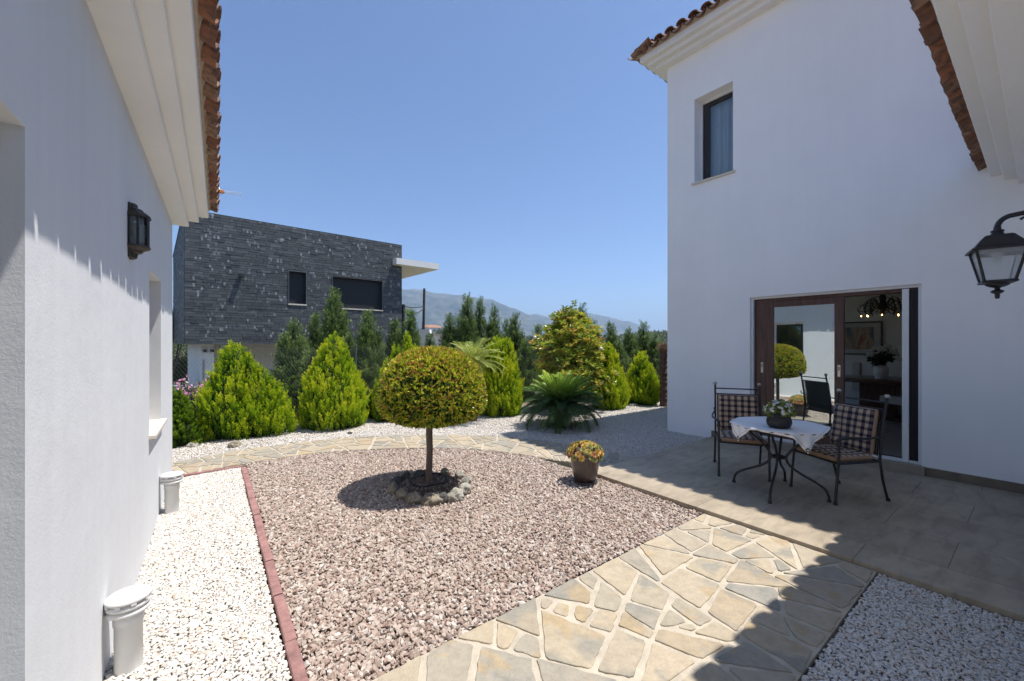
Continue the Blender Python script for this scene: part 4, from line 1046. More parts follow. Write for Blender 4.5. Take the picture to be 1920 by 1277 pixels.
# ---- dark conifers beyond the fence
DC=[(551,600,38,10.3,'dark conifer with a brownish tip in front of the narrow black window'),(627,536,33,10.9,'tallest dark conifer, in front of the wide black window of the slate house'),(592,585,22,11.2,'dark conifer spire just left of the tallest one'),(655,622,22,10.6,'stubby dark conifer at the right shoulder of the tallest one'),
(520,690,30,10.2,'low dark conifer behind the gap beside the broad golden shrub'),(689,580,30,10.4,'dark conifer spire left of the slate house corner'),(741,596,20,11.2,'dark conifer just at the slate house corner'),(768,577,27,10.9,'broad dark conifer between the slate house corner and the leaning pole'),
(806,622,18,12.2,'small dark conifer right of the leaning pole'),(843,584,24,12.0,'dark conifer in front of the left mountain slope'),(877,545,24,12.0,'tallest spire of the dark conifer cluster above the small palm'),(899,556,17,12.5,'second spire of the dark conifer cluster above the small palm'),
(927,570,22,12.2,'right hand spire of the dark conifer cluster above the small palm'),(860,590,20,12.8,'short dark conifer filling the left side of the spire cluster'),(950,597,12,12.8,'thin dark conifer spire right of the spire cluster'),(966,584,20,12.4,'dark conifer spire with whiskery tip left of the glossy leaved tree'),
(1009,606,16,13.2,'dark conifer hidden behind the left part of the glossy leaved tree'),(1092,567,19,12.6,'dark conifer rising behind the top of the glossy leaved tree'),(1114,597,12,13.2,'small dark conifer spire right of the glossy leaved tree top'),(1145,604,16,13.0,'dark conifer above the golden shrub behind the cycad'),
(1180,613,17,13.0,'dark conifer left of the smallest rounded golden shrub'),(1207,602,14,13.2,'slim dark conifer spire above the smallest rounded golden shrub'),(1228,626,16,13.0,'dark conifer nearest the villa corner'),(985,640,26,12.0,'low bushy dark conifer left behind the glossy leaved tree'),(1160,640,20,12.6,'low bushy dark conifer behind the fence near the villa'),(585,655,28,10.0,'low bushy dark conifer between the two big golden shrubs'),(825,650,26,11.6,'low bushy dark conifer above the clipped round tree')]
for i,(px,yt,hw,D,lab) in enumerate(DC):
    x,y_=pl(px,D); zb_=gz(x,y_)+.02; zt2=HC-(yt-HOR)/F*D; H=zt2-zb_; R=hw/F*D*1.25
    rg=random.Random(i); lob=[(0,0,H,R*.8)]
    for k in range(2 if hw<18 else 4):
        a=rg.uniform(0,2*PI); lob.append((math.cos(a)*R*.42,math.sin(a)*R*.42,H*rg.uniform(.68,.88),R*rg.uniform(.38,.5)))
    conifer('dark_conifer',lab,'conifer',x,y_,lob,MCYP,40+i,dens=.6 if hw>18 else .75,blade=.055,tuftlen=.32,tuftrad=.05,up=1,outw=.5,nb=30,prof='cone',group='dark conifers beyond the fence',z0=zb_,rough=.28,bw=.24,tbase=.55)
# ---- two olive like trees far left
def leafy(name,label,cat,x,y,z,H,R,mat,seed,n=5000,ls=.06,trunk=.3,tb=.45,flat=.75,tr=.06):
    t=thing(name,label,cat,(x,y,z)); rs_=np.random.default_rng(seed); L=Leaves()
    nc=26; C_=rs_.normal(size=(nc,3)); C_=nrm(C_)*rs_.uniform(.35,.9,(nc,1))*R*np.array([1,1,flat]); C_[:,2]+=H-R*flat
    k=rs_.integers(0,nc,n); d=nrm(rs_.normal(size=(n,3))); pos=C_[k]+d*R*.34*rs_.uniform(.6,1,(n,1))*np.array([1,1,.8])
    pos[:,2]=np.maximum(pos[:,2],.1)
    L.add(pos,d+rs_.normal(size=(n,3))*.6+np.array([0,0,.2]),rs_.uniform(.7,1.3,n)*ls,rs_.uniform(.7,1.3,n)*ls*.4,tb+rs_.normal(size=n)*.12+d[:,2]*.1)
    L.build('crown',mat,t); mb=MB()
    for i in range(7):
        c=C_[rs_.integers(0,nc)]; mb.tube([(0,0,-.2),(c[0]*.2,c[1]*.2,H*trunk),tuple(c*np.array([.9,.9,1]))],[tr,tr*.75,tr*.2],7)
    mb.build('trunk',MBARK,t); return t
MOLV=leafmat('olive_foliage',[(0,(.045,.065,.03)),(.5,(.13,.165,.08)),(1,(.26,.30,.16))],.6,.2,.4,.2)
for (px,D,yt,R,lab,s_) in ((318,19,574,1.3,'grey green tree beyond the left wall corner, left edge of the gap',1),(338,23,650,2.2,'rounded grey green tree beside the white base of the slate house',2),(352,20,672,1.0,'small grey green bush below the slate overhang',3)):
    x,y_=pl(px,D); zb_=gz(x,y_); leafy('olive_tree',lab,'tree',x,y_,zb_,HC-(yt-HOR)/F*D-zb_,R,MOLV,s_+60,9000,.13)
mb=MB(); a=pl(250,13); b=pl(420,10.6)
dW=Vector((b[0]-a[0],b[1]-a[1],0)); Lw=dW.length; 
mb.bbox((0,0,-2),(Lw,.2,.38),.01); o=mb.build('grey_boundary_wall',M('grey_render',(.36,.37,.39),.85,.1,4,.2,50)); o.location=(a[0],a[1],0); o.rotation_euler.z=math.atan2(dW.y,dW.x)
tag(o,'low grey rendered boundary wall behind the pink oleander','wall')
# ---- oleander
x,y_=pl(372,7.9); ol=thing('oleander','oleander bush with pale pink flower heads beside the left wall corner','shrub',(x,y_,-.04))
L=Leaves(); FL=Leaves(); mb=MB(); rs_=np.random.default_rng(3)
for i in range(120):
    a=rs_.uniform(0,2*PI); r=.52*math.sqrt(rs_.random()); h=rs_.uniform(.62,.99)*(1-.25*(r/.46)**2)
    tip=np.array([math.cos(a)*r,math.sin(a)*r,h]); b0=tip*np.array([.3,.3,0]); mb.tube([tuple(b0),tuple(b0*.5+tip*.5+np.array([0,0,.05])),tuple(tip)],[.007,.006,.003],5)
    n=34; s_=rs_.uniform(.35,1,n); pos=b0+(tip-b0)*s_[:,None]; d=rs_.normal(size=(n,3))*.8+np.array([0,0,.75])
    L.add(pos,d,rs_.uniform(.09,.14,n),.017,.5+rs_.normal(size=n)*.15+(s_-.6)*.4)
    if i%2==0:
        for f in range(9):
            c=tip+rs_.normal(size=3)*.035+np.array([0,0,.03]); nn_=nrm(rs_.normal(size=3)+np.array([.2,-.6,.8])); u=nrm(np.cross(nn_,[.3,.4,.9])); v_=np.cross(nn_,u)
            an=np.arange(5)*2*PI/5; dd=u*np.cos(an)[:,None]+v_*np.sin(an)[:,None]+nn_*.25
            FL.add(np.repeat(c[None],5,0),dd,.026,.022,.5+rs_.normal()*.2,side=np.cross(nn_,dd),blunt=.6)
L.build('foliage',MOLE,ol); tag(FL.build('flowers',MPETP,ol),kind='stuff'); mb.build('stems',MBARK,ol)
# ---- clipped round tree
tx,ty=G(805,914); ct=thing('clipped_round_tree','round clipped tree with red tipped leaves on a bare stem, in the pink gravel bed','tree',(tx,ty,0))
dT=dep(tx,ty); ztT=HC-(651-HOR)/F*dT; 
mb=MB(); tp=[(0,0,-.03),(.004,.002,.03),(-.002,.004,.2),(.005,0,.42),(.0,.003,.62),(.01,0,.9)]; mb.tube(tp,[.062,.044,.037,.036,.038,.034],14)
rq=random.Random(4)
for i in range(16):
    a=rq.uniform(0,2*PI); e_=rq.uniform(.1,1.2); p0=Vector((0,0,rq.uniform(.62,.85))); d=Vector((math.cos(a)*math.cos(e_),math.sin(a)*math.cos(e_),math.sin(e_)))
    mb.tube([p0,p0+d*.2+Vector((0,0,.03)),p0+d*.45],[.016,.011,.004],6)
mb.build('trunk',M('smooth_bark',(.13,.098,.075),.85,.3,9,.5,40,.004,vecscale=(3,3,.5)),ct)
L=Leaves(); rs_=np.random.default_rng(17)
R0=.575; zc=.97; Hu=ztT-zc-.03; Hd=.235
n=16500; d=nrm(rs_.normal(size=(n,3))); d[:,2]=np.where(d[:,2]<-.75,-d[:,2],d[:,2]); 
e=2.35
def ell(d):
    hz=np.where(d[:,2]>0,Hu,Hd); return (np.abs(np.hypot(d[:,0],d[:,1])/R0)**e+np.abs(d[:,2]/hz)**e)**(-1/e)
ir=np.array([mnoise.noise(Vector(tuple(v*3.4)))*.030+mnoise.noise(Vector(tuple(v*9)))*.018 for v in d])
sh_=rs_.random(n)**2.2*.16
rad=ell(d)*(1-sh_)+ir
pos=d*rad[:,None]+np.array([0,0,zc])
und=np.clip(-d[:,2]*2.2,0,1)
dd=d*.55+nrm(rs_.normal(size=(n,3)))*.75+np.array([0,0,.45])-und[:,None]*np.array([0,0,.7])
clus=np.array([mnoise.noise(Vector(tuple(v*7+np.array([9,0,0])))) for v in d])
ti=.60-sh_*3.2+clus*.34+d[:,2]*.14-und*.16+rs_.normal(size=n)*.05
ln=rs_.uniform(.034,.062,n)
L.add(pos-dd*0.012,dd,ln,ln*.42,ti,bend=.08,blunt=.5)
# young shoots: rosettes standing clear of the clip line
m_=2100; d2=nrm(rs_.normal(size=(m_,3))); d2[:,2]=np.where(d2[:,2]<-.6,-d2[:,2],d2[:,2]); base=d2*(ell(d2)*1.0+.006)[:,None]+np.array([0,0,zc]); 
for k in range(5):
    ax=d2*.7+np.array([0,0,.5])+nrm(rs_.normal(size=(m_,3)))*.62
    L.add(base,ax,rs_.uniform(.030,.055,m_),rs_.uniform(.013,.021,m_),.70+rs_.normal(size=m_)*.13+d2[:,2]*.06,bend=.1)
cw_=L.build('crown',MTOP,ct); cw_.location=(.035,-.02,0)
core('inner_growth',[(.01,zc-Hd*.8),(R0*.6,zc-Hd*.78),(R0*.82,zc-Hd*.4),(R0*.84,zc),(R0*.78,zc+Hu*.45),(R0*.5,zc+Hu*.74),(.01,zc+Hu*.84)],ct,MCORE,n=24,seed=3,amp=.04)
# soil, hose and rock ring
mb=MB(); nS=40; vs=[(0,0,.072)]+[(.26*math.cos(2*PI*k/nS)*(1+.03*math.sin(3*k)),.26*math.sin(2*PI*k/nS),.066) for k in range(nS)]+[(.40*math.cos(2*PI*k/nS),.40*math.sin(2*PI*k/nS),-.01) for k in range(nS)]
fs=[(0,1+k,1+(k+1)%nS) for k in range(nS)]+[(1+k,1+nS+k,1+nS+(k+1)%nS,1+(k+1)%nS) for k in range(nS)]
mb.add(vs,fs,True); MSOIL=M('dark_soil',(.10,.07,.05),.95,.4,30,.9,60,.02); o=mb.build('planting_mound',MSOIL); o.location=(tx,ty,0); tag(o,kind='structure')
n=1500; a=rs_.uniform(0,2*PI,n); r=.36*np.sqrt(rs_.random(n)); gravel('mulch',tx+r*np.cos(a),ty+r*np.sin(a),.070-np.clip(r-.26,0,1)*.5,(.012,.032),.25,.6,islandmat('mulch_bits',[(0,(.10,.07,.055)),(.5,(.22,.17,.14)),(.8,(.4,.33,.29)),(1,(.14,.1,.08))],.9,.3,60,.3),zj=.006,angular=True)
tag(bpy.data.objects['mulch'],'dark crumbly soil and grit inside the rock ring','soil',kind='stuff')
pts=[(tx-.005+.205*math.cos(2*PI*k/40)*(1+.03*math.sin(2*2*PI*k/40)),ty+.205*math.sin(2*PI*k/40),.088+.010*math.sin(3*2*PI*k/40)) for k in range(40)]
mb=MB(); mb.tube(pts,.009,8,closed=True); tag(mb.build('irrigation_hose',MBLK),'black drip hose looped round the foot of the clipped tree','hose')
def rock(name,label,x,y,z,sx,sy,sz,rz,seed,mat,group=None,ang=.0):
    bm=bmesh.new(); bmesh.ops.create_icosphere(bm,subdivisions=4,radius=1)
    for v in bm.verts:
        p=v.co.copy(); w=mnoise.noise(p*1.3+Vector((seed*3.7,0,0)))*.28+mnoise.noise(p*3.5+Vector((seed,5,0)))*.09+mnoise.noise(p*9+Vector((0,seed,0)))*.03
        if ang: w-=ang*abs(mnoise.noise(p*2.2+Vector((seed,9,1))))
        v.co=Vector((p.x*sx,p.y*sy,p.z*sz))*(1+w)
    mb=MB(); mb.frombm(bm,smooth=True); bm.free(); o=mb.build(name,mat); o.location=(x,y,z); o.rotation_euler.z=rz; tag(o,label,'rock',group); return o
def rockmat(name,stops):
    m,nt,b=newmat(name); v=coords(nt); n=noisen(nt,16,8,.72,v,.4); r=rampn(nt,stops); nt.links.new(n.outputs[0],r.inputs[0]); nt.links.new(r.outputs[0],b.inputs['Base Color']); b.inputs['Roughness'].default_value=.92
    n2=noisen(nt,55,6,.75,v); bumpn(nt,b,n2.outputs[0],.9,.010); return m
MROCK=rockmat('lichen_rock',[(.3,(.08,.068,.05)),(.48,(.22,.19,.14)),(.62,(.35,.31,.23)),(.78,(.46,.43,.35))])
MROCKW=rockmat('pale_rock',[(.3,(.11,.09,.07)),(.45,(.28,.26,.21)),(.6,(.42,.40,.35)),(.8,(.52,.51,.46))])
MROCKD=rockmat('dark_rock',[(.3,(.03,.03,.03)),(.5,(.08,.075,.07)),(.75,(.18,.17,.155))])
RK=[(731,922,.060,.065,'tall rounded rock at the left end of the ring',MROCK),(750,932,.058,.055,'small rounded rock second from the left in the ring',MROCK),(774,941,.062,.06,'rounded rock with a pale chip, front of the ring left of the trunk',MROCK),(810,943,.085,.06,'widest smooth round rock, front of the ring below the trunk',MROCK),(833,941,.045,.05,'narrow brown rock wedged at the front of the ring',MROCKD),(858,935,.085,.062,'pale jagged rock, front right of the ring',MROCKW),(877,922,.07,.06,'pale grey rock at the right end of the ring',MROCKW),(880,905,.06,.055,'mottled pale rock behind the right end of the ring',MROCKW),
(866,893,.055,.045,'small grey rock at the back right of the ring',MROCKW),(838,886,.05,.04,'flat mossy rock at the back of the ring right of the trunk',MROCK),(786,893,.075,.06,'dark rock at the back of the ring left of the trunk',MROCKD),(758,900,.055,.075,'pointed dark rock at the back left of the ring',MROCKD),(738,908,.07,.055,'dark shaded rock behind the left end of the ring',MROCKD)]
for i,(px,py,s_,h_,lab,mt) in enumerate(RK):
    x,y_=G(px,py,.03); x,y_=tx+(x-tx)*.93,ty+(y_-ty)*.93; rock('ring_rock',lab,x,y_,.045,s_*1.3,s_*.95,h_*1.2,math.atan2(y_-ty,x-tx)+PI/2,i+1,mt,'rocks ringed round the clipped tree',.25 if mt is MROCKW else .05)
for i,(px,py,s_,h_,lab,mt) in enumerate([(598,806,.11,.07,'brown rock under the egg shaped golden shrub',MROCK),(615,808,.09,.06,'small brown rock under the front of the egg shaped golden shrub',MROCK),(440,838,.12,.08,'brown rock under the broad golden shrub',MROCK),(1188,762,.14,.07,'flat tan rock between the cycad and the smallest golden shrub',MROCKW),(362,838,.10,.05,'tan rock in the soil between the low green shrub and the broad golden one',MROCKW),(545,800,.12,.05,'pale rock in the gap between the two big golden shrubs',MROCKW)]):
    x,y_=G(px,py); rock('edge_rock',lab,x,y_,.02,s_,s_*.7,h_,i*2.1,i+30,mt)
x,y_=G(656,812,.02); mb=MB(); mb.lathe([(0,.03),(.045,.03),(.05,.02),(.05,0)],(x,y_,0),16); tag(mb.build('drain_cap',MBLK),'small black round cap in the white gravel below the egg shaped shrub','drain cap')
# bare soil under shrubs
mb=MB(); sp=[(-2.3,7.35),(-.6,7.4),(.5,7.6),(1.3,7.72),(2.2,7.95),(3.3,8.2),(5.0,8.2),(6.2,7.95),(9.5,7.0),(12,6.3),(12,7.2),(9,8.0),(6.2,8.7),(3,9.3),(-2.3,9.4)]
mb.add([(p[0],p[1],.0015) for p in sp],[tuple(range(len(sp)))]); tag(mb.build('shrub_soil',M('tan_soil',(.33,.25,.17),.95,.35,7,.8,40,.02)),kind='structure')
# ---- cycad
def frond(L,p0,az,el,length,droop,npair,lw,ll_,tint,vee=.35,stem=None,side_w=1.0,fwd=.75,droopl=0.0):
    """arching frond with leaflets both sides"""
    n=npair; s_=np.linspace(.04,1,n); h=np.array([math.cos(az),math.sin(az),0.]); z=np.array([0,0,1.])
    th=el-droop*s_; dx=np.cumsum(np.cos(th))*length/n; dz=np.cumsum(np.sin(th))*length/n
    P_=p0+h*dx[:,None]+z*dz[:,None]; T=h*np.cos(th)[:,None]+z*np.sin(th)[:,None]
    side=np.array([-math.sin(az),math.cos(az),0.]); up_=np.cross(T,side); up_=np.where(up_[:,2:3]<0,-up_,up_)
    env=np.sin(np.clip(s_*.93+.07,0,1)*PI)**.45
    for sg in (1,-1):
        d=side*sg*side_w+T*fwd*(.5+.7*s_[:,None])+up_*vee-z*droopl+RNG.normal(size=(n,3))*.06
        L.add(P_,d,ll_*env*RNG.uniform(.88,1.1,n),lw,tint+RNG.normal(size=n)*.03,side=T,bend=.03,blunt=.4)
    if stem is not None: stem.tube([tuple(p0)]+[tuple(P_[i]) for i in range(0,n,max(1,n//6))]+[tuple(P_[-1])],.006,5)
cx0,cy0=G(1052,801); cy=thing('sago_cycad','dark green sago cycad with pale upright new fronds, on the white gravel','cycad',(cx0,cy0,0))
mb=MB(); prof=[]
for i in range(13): prof+=[(.15-.02*abs(i-6)/6,.03*i),(.13-.02*abs(i-6)/6,.03*i+.02)]
prof+=[(.05,.40),(0,.42)]; mb.lathe([(r*(1),z-.02) for r,z in prof],n=18,smooth=False); mb.build('trunk',MBARKR,cy)
L=Leaves(); st=MB(); rg=random.Random(9)
for i in range(92):
    q=i/91; az=i*2.39996; el=math.radians(82-q*74)+rg.uniform(-.08,.08); ln=.82-.08*(1-q)+rg.uniform(-.05,.05)
    frond(L,np.array([math.cos(az)*.05,math.sin(az)*.05,.40]),az,el,ln,(.45+.95*q)+rg.uniform(-.1,.15),64,.0135,.16,(.98-.72*min(1,q*1.7)) if q<.5 else .18+.2*rg.random(),vee=.42,stem=st,fwd=.6)
for i in range(12):     # old drooping fronds near the trunk
    az=i*2*PI/12; frond(L,np.array([0,0,.33]),az,-.1,.5,1.5,34,.008,.10,.1,vee=-.2,stem=st)
L.build('fronds',MCYC,cy); st.build('stems',M('frond_stem',(.09,.12,.03),.5),cy)
# ---- small feathery palm
px_,py_=pl(886,8.5); pm=thing('small_palm','small feathery palm with arching yellow green fronds behind the clipped round tree','palm',(px_,py_,-.03))
mb=MB(); mb.tube([(0,0,0),(0,0,.5),(0,0,1.18)],[.10,.085,.075],10); mb.build('trunk',MBARKR,pm); L=Leaves(); st=MB()
for i in range(44):
    q=i/43; az=i*2.39996+.3; el=math.radians(80-q*55)+rg.uniform(-.1,.1)
    frond(L,np.array([0,0,1.2]),az,el,.72+rg.uniform(-.08,.05),1.0+.6*q,46,.012,.20,.5+.4*rg.random(),vee=.2,stem=st,fwd=1.2,droopl=.12,side_w=.8)
L.build('fronds',MPALM,pm); st.build('stems',M('palm_stem',(.22,.25,.06),.5),pm)
# ---- glossy leaved (magnolia) tree
mx,my=pl(1078,9.9); mg=thing('glossy_leaved_tree','open branched tree with glossy yellow green and bronze leaves above the cycad','tree',(mx,my,-.03))
mb=MB(); L=Leaves(); rs_=np.random.default_rng(5); tipsL=[]
def right(a,b): return np.array([a*CA+b*SA,-a*SA+b*CA,0.])
nb_=250
top=HC-(583-HOR)/F*9.9
outl=[(1.02,.35),(1.08,.8),(1.06,1.2),(.98,1.6),(.78,1.95),(.42,2.25),(.14,2.46)]
def outw(z):
    for i in range(len(outl)-1):
        if z<=outl[i+1][1]: 
            t=(z-outl[i][1])/(outl[i+1][1]-outl[i][1]); return outl[i][0]+(outl[i+1][0]-outl[i][0])*max(t,0)
    return .1
tr=[(0,0,0),(.03,.0,.35),(-.02,.02,.8),(-.06,.0,1.4),(-.1,0,2.1)]; mb.tube(tr,[.05,.045,.036,.026,.010],9)
for i in range(nb_):
    z=.45+2.0*rs_.random()**.8; w=outw(z); a=rs_.uniform(0,2*PI); r=w*rs_.uniform(.35,1)**.5*(1.18 if i%7==0 else .97)
    sh2=.10*(z-1.2)*-1
    tip=np.array([math.cos(a)*r,math.sin(a)*r*.8,z])+right(-.10*(z-1),0)
    z0_=max(.25,z-.5-r*.35); f=z0_/2.1; b0=np.array([-.08*f,0,z0_]); mid=b0*.45+tip*.55+np.array([0,0,-.06])+rs_.normal(size=3)*.04
    mb.tube([tuple(b0),tuple(mid),tuple(tip)],[.016,.010,.005],5)
    for k in range(5):
        c=tip if k==0 else (mid+(tip-mid)*rs_.uniform(.1,.95)+rs_.normal(size=3)*.085)
        m_=11; ax=nrm((c-np.array([0,0,1.0]))*.6+np.array([0,0,.6])); an=np.arange(m_)*2.4; u=nrm(np.cross(ax,[.1,.9,.3])); v_=np.cross(ax,u)
        dd=u*np.cos(an)[:,None]+v_*np.sin(an)[:,None]+ax*rs_.uniform(.1,.9,(m_,1))+rs_.normal(size=(m_,3))*.15
        L.add(np.repeat(c[None],m_,0)+ax*rs_.uniform(-.03,.03,(m_,1)),dd,rs_.uniform(.085,.14,m_),rs_.uniform(.032,.05,m_),(.74 if k==0 else .56)+rs_.normal()*.14+rs_.normal(size=m_)*.05,bend=.1,blunt=.5)
L.build('crown',MMAG,mg); mb.build('trunk',MBARK,mg)
# flower buds
mb=MB()
MCP=M('cream_petal',(.75,.7,.55),.6)
for (px,py) in ((1003,634),(1127,655)):
    mb=MB(); x,y_=pl(px,9.3); mb.lathe([(0,-.03),(.035,-.01),(.04,.02),(.02,.05),(0,.055)],(x-mx,y_-my,HC-(py-HOR)/F*9.3+.03),10); mb.build('flower_bud',MCP,mg)

# ---- brown trunk at the villa corner
x,y_=pl(1244,10.4); bt=thing('palm_trunk','rough brown palm trunk with dry frond stubs beside the villa corner','tree',(x,y_,-.03))
H=HC-(640-HOR)/F*10.4; mb=MB(); prof=[]
for i in range(24): z=H*i/24; prof+=[(.085+.012*(i%2),z),(.10-.008*(i%3),z+H/48)]
mb.lathe(prof,n=14,smooth=False); mb.build('trunk',MBARKR,bt); L=Leaves()
for i in range(26): frond(L,np.array([0,0,H-.1*rg.random()]),rg.uniform(0,6.3),rg.uniform(-.3,.7),rg.uniform(.18,.34),1.9,12,.012,.09,.5,vee=0)
L.build('dry_fronds',leafmat('dry_fronds',[(0,(.16,.09,.05)),(.6,(.32,.2,.12)),(1,(.42,.3,.2))],.8,.2,.5,.1),bt)
# ---------------------------------------------------------------- chain link fence
fn=thing('chain_link_fence','grey wire mesh garden fence behind the golden shrubs','fence',(0,0,0))
W_=MB(); ww=.0015; step=.058; acc=0
WV=[]; WF=[]
def wire(a,b,r=ww):
    a=np.array(a); b=np.array(b); t=nrm(b-a); s1=nrm(np.cross(t,[0.3,.5,.8])); s2=np.cross(t,s1); n0=len(WV)
    for p in (a,b):
        for k in range(3): an=2*PI*k/3; WV.append(p+(s1*math.cos(an)+s2*math.sin(an))*r)
    for k in range(3): l=(k+1)%3; WF.append((n0+k,n0+l,n0+3+l,n0+3+k))
FT=[1.56,1.56,1.54,1.42,1.33,1.26,1.2]; cum=[0]
for i in range(len(FEN)-1): cum.append(cum[-1]+math.hypot(FEN[i+1][0]-FEN[i][0],FEN[i+1][1]-FEN[i][1]))
def fp(s_,z):
    for i in range(len(FEN)-1):
        if s_<=cum[i+1] or i==len(FEN)-2:
            t=(s_-cum[i])/(cum[i+1]-cum[i]); x=FEN[i][0]+(FEN[i+1][0]-FEN[i][0])*t; y=FEN[i][1]+(FEN[i+1][1]-FEN[i][1])*t; top=FT[i]+(FT[i+1]-FT[i])*t
            return (x,y+.012*math.sin(s_*9),z*top)
S0=0; s_=0
while s_<cum[-1]:
    for sg in (1,-1):
        prev=None
        for k in range(6):
            sx=s_+sg*1.05*k/5
            if sx<0 or sx>cum[-1]: prev=None; continue
            p=fp(sx,k/5)
            if prev is not None: wire(prev,p)
            prev=p
    s_+=step
for z in (.02,.5,1.0):
    for i in range(60): wire(fp(cum[-1]*i/60,z),fp(cum[-1]*(i+1)/60,z),.0018)
MWIRE=M('galvanised_wire',(.10,.115,.105),.7,.1,8)
np_mesh('wire_mesh',np.array(WV),np.array(WF),MWIRE,fn)
s_=.4
while s_<cum[-1]:
    a=fp(s_,0); b=fp(s_,1.02); mb=MB(); mb.tube([(a[0],a[1]+.03,-.1),(b[0],b[1]+.03,b[2])],.021,8); mb.build('post',M('green_grey_post',(.12,.14,.13),.5) if 'green_grey_post' not in bpy.data.materials else bpy.data.materials['green_grey_post'],fn); s_+=2.4
# ---------------------------------------------------------------- things in the middle distance
D=30; x,y_=pl(791.5,D); zt3=HC-(541-HOR)/F*D; po=thing('leaning_pole','dark leaning utility pole with a strut and loose cables, right of the slate house','pole',(x,y_,0))
x2,y2=pl(795.5,D); r_=pl(786,D)
mb=MB(); mb.tube([(0,0,-3),(x2-x,y2-y_,zt3)],[.14,.09],8); mb.build('post',M('dark_timber',(.05,.045,.04),.9,.3,10,.4,30),po)
mb=MB(); mb.tube([(r_[0]-x,r_[1]-y_,-2),(x2-x-.05,y2-y_,zt3-1.9)],.07,6); mb.build('strut',bpy.data.materials['dark_timber'],po)
mb=MB()
q=pl(757,24)
for dz,sag in ((0,.1),(-.12,.35)):
    zz0=HC-(574-HOR)/F*24; zz1=HC-(574-HOR)/F*D
    pts=[]
    for i in range(13): t=i/12; pts.append((q[0]-x+(x2-x-(q[0]-x))*t,q[1]-y_+(y2-y_-(q[1]-y_))*t,zz0+dz+(zz1-zz0)*t-sag*4*t*(1-t)))
    mb.tube(pts,.03,5)
mb.build('cable',MBLK,po)
x,y_=pl(756,23); mb=MB(); mb.tube([(0,0,-2.5),(0,0,HC-(571-HOR)/F*23)],.11,6); mb.tube([(0,0,HC-(580-HOR)/F*23),(.35,.1,HC-(592-HOR)/F*23)],.05,5); o=mb.build('short_pole',MBLK); o.location=(x,y_,0); tag(o,'short black pole at the right corner of the slate house','pole')
x,y_=pl(797,22); wb=thing('white_outbuilding','low white building glimpsed right of the leaning pole','building',(x,y_,0),-YAW)
mb=MB(); mb.box((-.28,-.2,-3),(.28,.3,HC-(618-HOR)/F*22)); mb.box((.28,.1,-3),(2.3,3,HC-(629-HOR)/F*22.2)); mb.build('wall',MWH,wb); mb=MB(); mb.box((.2,.0,HC-(629-HOR)/F*22.2),(2.4,3.1,HC-(626-HOR)/F*22.2)); mb.build('roof',MSTONE,wb)
mb=MB(); mb.box((-.5,-.08,HC-(606-HOR)/F*10.6-.8),(.5,.0,0)); 
# hillside scrub and far houses
L=Leaves(); rs_=np.random.default_rng(77); n=2600
pxs=rs_.uniform(250,1330,n); Ds=rs_.uniform(95,330,n)**1.0
for px,D in zip(pxs,Ds):
    x,y_=pl(px,D); z=gz(x,y_); s_=rs_.uniform(.8,2.3); m_=34; d=nrm(rs_.normal(size=(m_,3))); pos=np.array([x,y_,z+s_*.4])+d*s_*np.array([1,1,.75])*rs_.uniform(.75,1,(m_,1))
    L.add(pos,rs_.normal(size=(m_,3))+np.array([0,0,.5]),s_*.65,s_*.5,.45+rs_.normal()*.2+rs_.normal(size=m_)*.1)
o=L.build('hillside_scrub',MOLV); tag(o,'grey green scrub and trees covering the far slope','scrub',kind='stuff')
for i,(px,D,py) in enumerate(((806,230,606),(845,260,612),(812,200,622),(1222,260,634),(1010,300,622))):
    x,y_=pl(px,D); z=gz(x,y_); hz=thing('far_house',['small pale house on the far slope right of the leaning pole','small pale house on the far slope above the fence, further right','low pale house just below the others on the far slope','small pale house on the slope by the villa corner','small pale house on the slope behind the glossy leaved tree'][i],'house',(x,y_,z),-YAW+.3*i)
    mb=MB(); mb.box((-4,-3,-2),(4,3,2.6)); mb.build('wall',MWH,hz); mb=MB(); 
    mb.add([(-4.4,-3.4,2.6),(4.4,-3.4,2.6),(4.4,3.4,2.6),(-4.4,3.4,2.6),(-2,0,4),(2,0,4)],[(0,1,5,4),(1,2,5),(2,3,4,5),(3,0,4),(0,3,2,1)]); mb.build('roof',M('far_roof',(.3,.16,.1),.9) if i==0 else bpy.data.materials['far_roof'],hz)
# ---------------------------------------------------------------- mountains
def ridge(name, prof, D0, depth, seed, mat):
    rowsN=46; colsN=260; V=[]; 
    def h(px):
        if px<=prof[0][0]: return prof[0][1]
        for i in range(len(prof)-1):
            if px<=prof[i+1][0]: t=(px-prof[i][0])/(prof[i+1][0]-prof[i][0]); return prof[i][1]+(prof[i+1][1]-prof[i][1])*t
        return prof[-1][1]
    p0,p1=prof[0][0],prof[-1][0]
    for j in range(colsN+1):
        px=p0+(p1-p0)*j/colsN
        for i in range(rowsN+1):
            t=i/rowsN; D=D0+depth*t
            x,y_=pl(px,D)
            Dr=D0+depth*.72
            crest=HC-(h(px)-HOR)/F*Dr
            e=(t/.72)**1.15 if t<.72 else max(0,1-((t-.72)/.28)**1.5)
            w=Vector((x*.0022+seed,y_*.0022,0)); rn=1-abs(mnoise.noise(w*1.6))*2; rn2=1-abs(mnoise.noise(w*4.2))*2
            env=math.sin(min(t/.72,1)*PI)**.8 if t<.72 else 0
            z=-12+(crest+12)*e*(1-.0*t)+env*(rn*.16+rn2*.08)*max(crest,20)+(mnoise.noise(w*14)*.018*max(crest,20) if t<1 else 0)
            V.append((x,y_,z))
    m=rowsN+1; Fc=[(j*m+i,(j+1)*m+i,(j+1)*m+i+1,j*m+i+1) for j in range(colsN) for i in range(rowsN)]
    o=np_mesh(name,V,Fc,mat,smooth=True); tag(o,kind='structure')
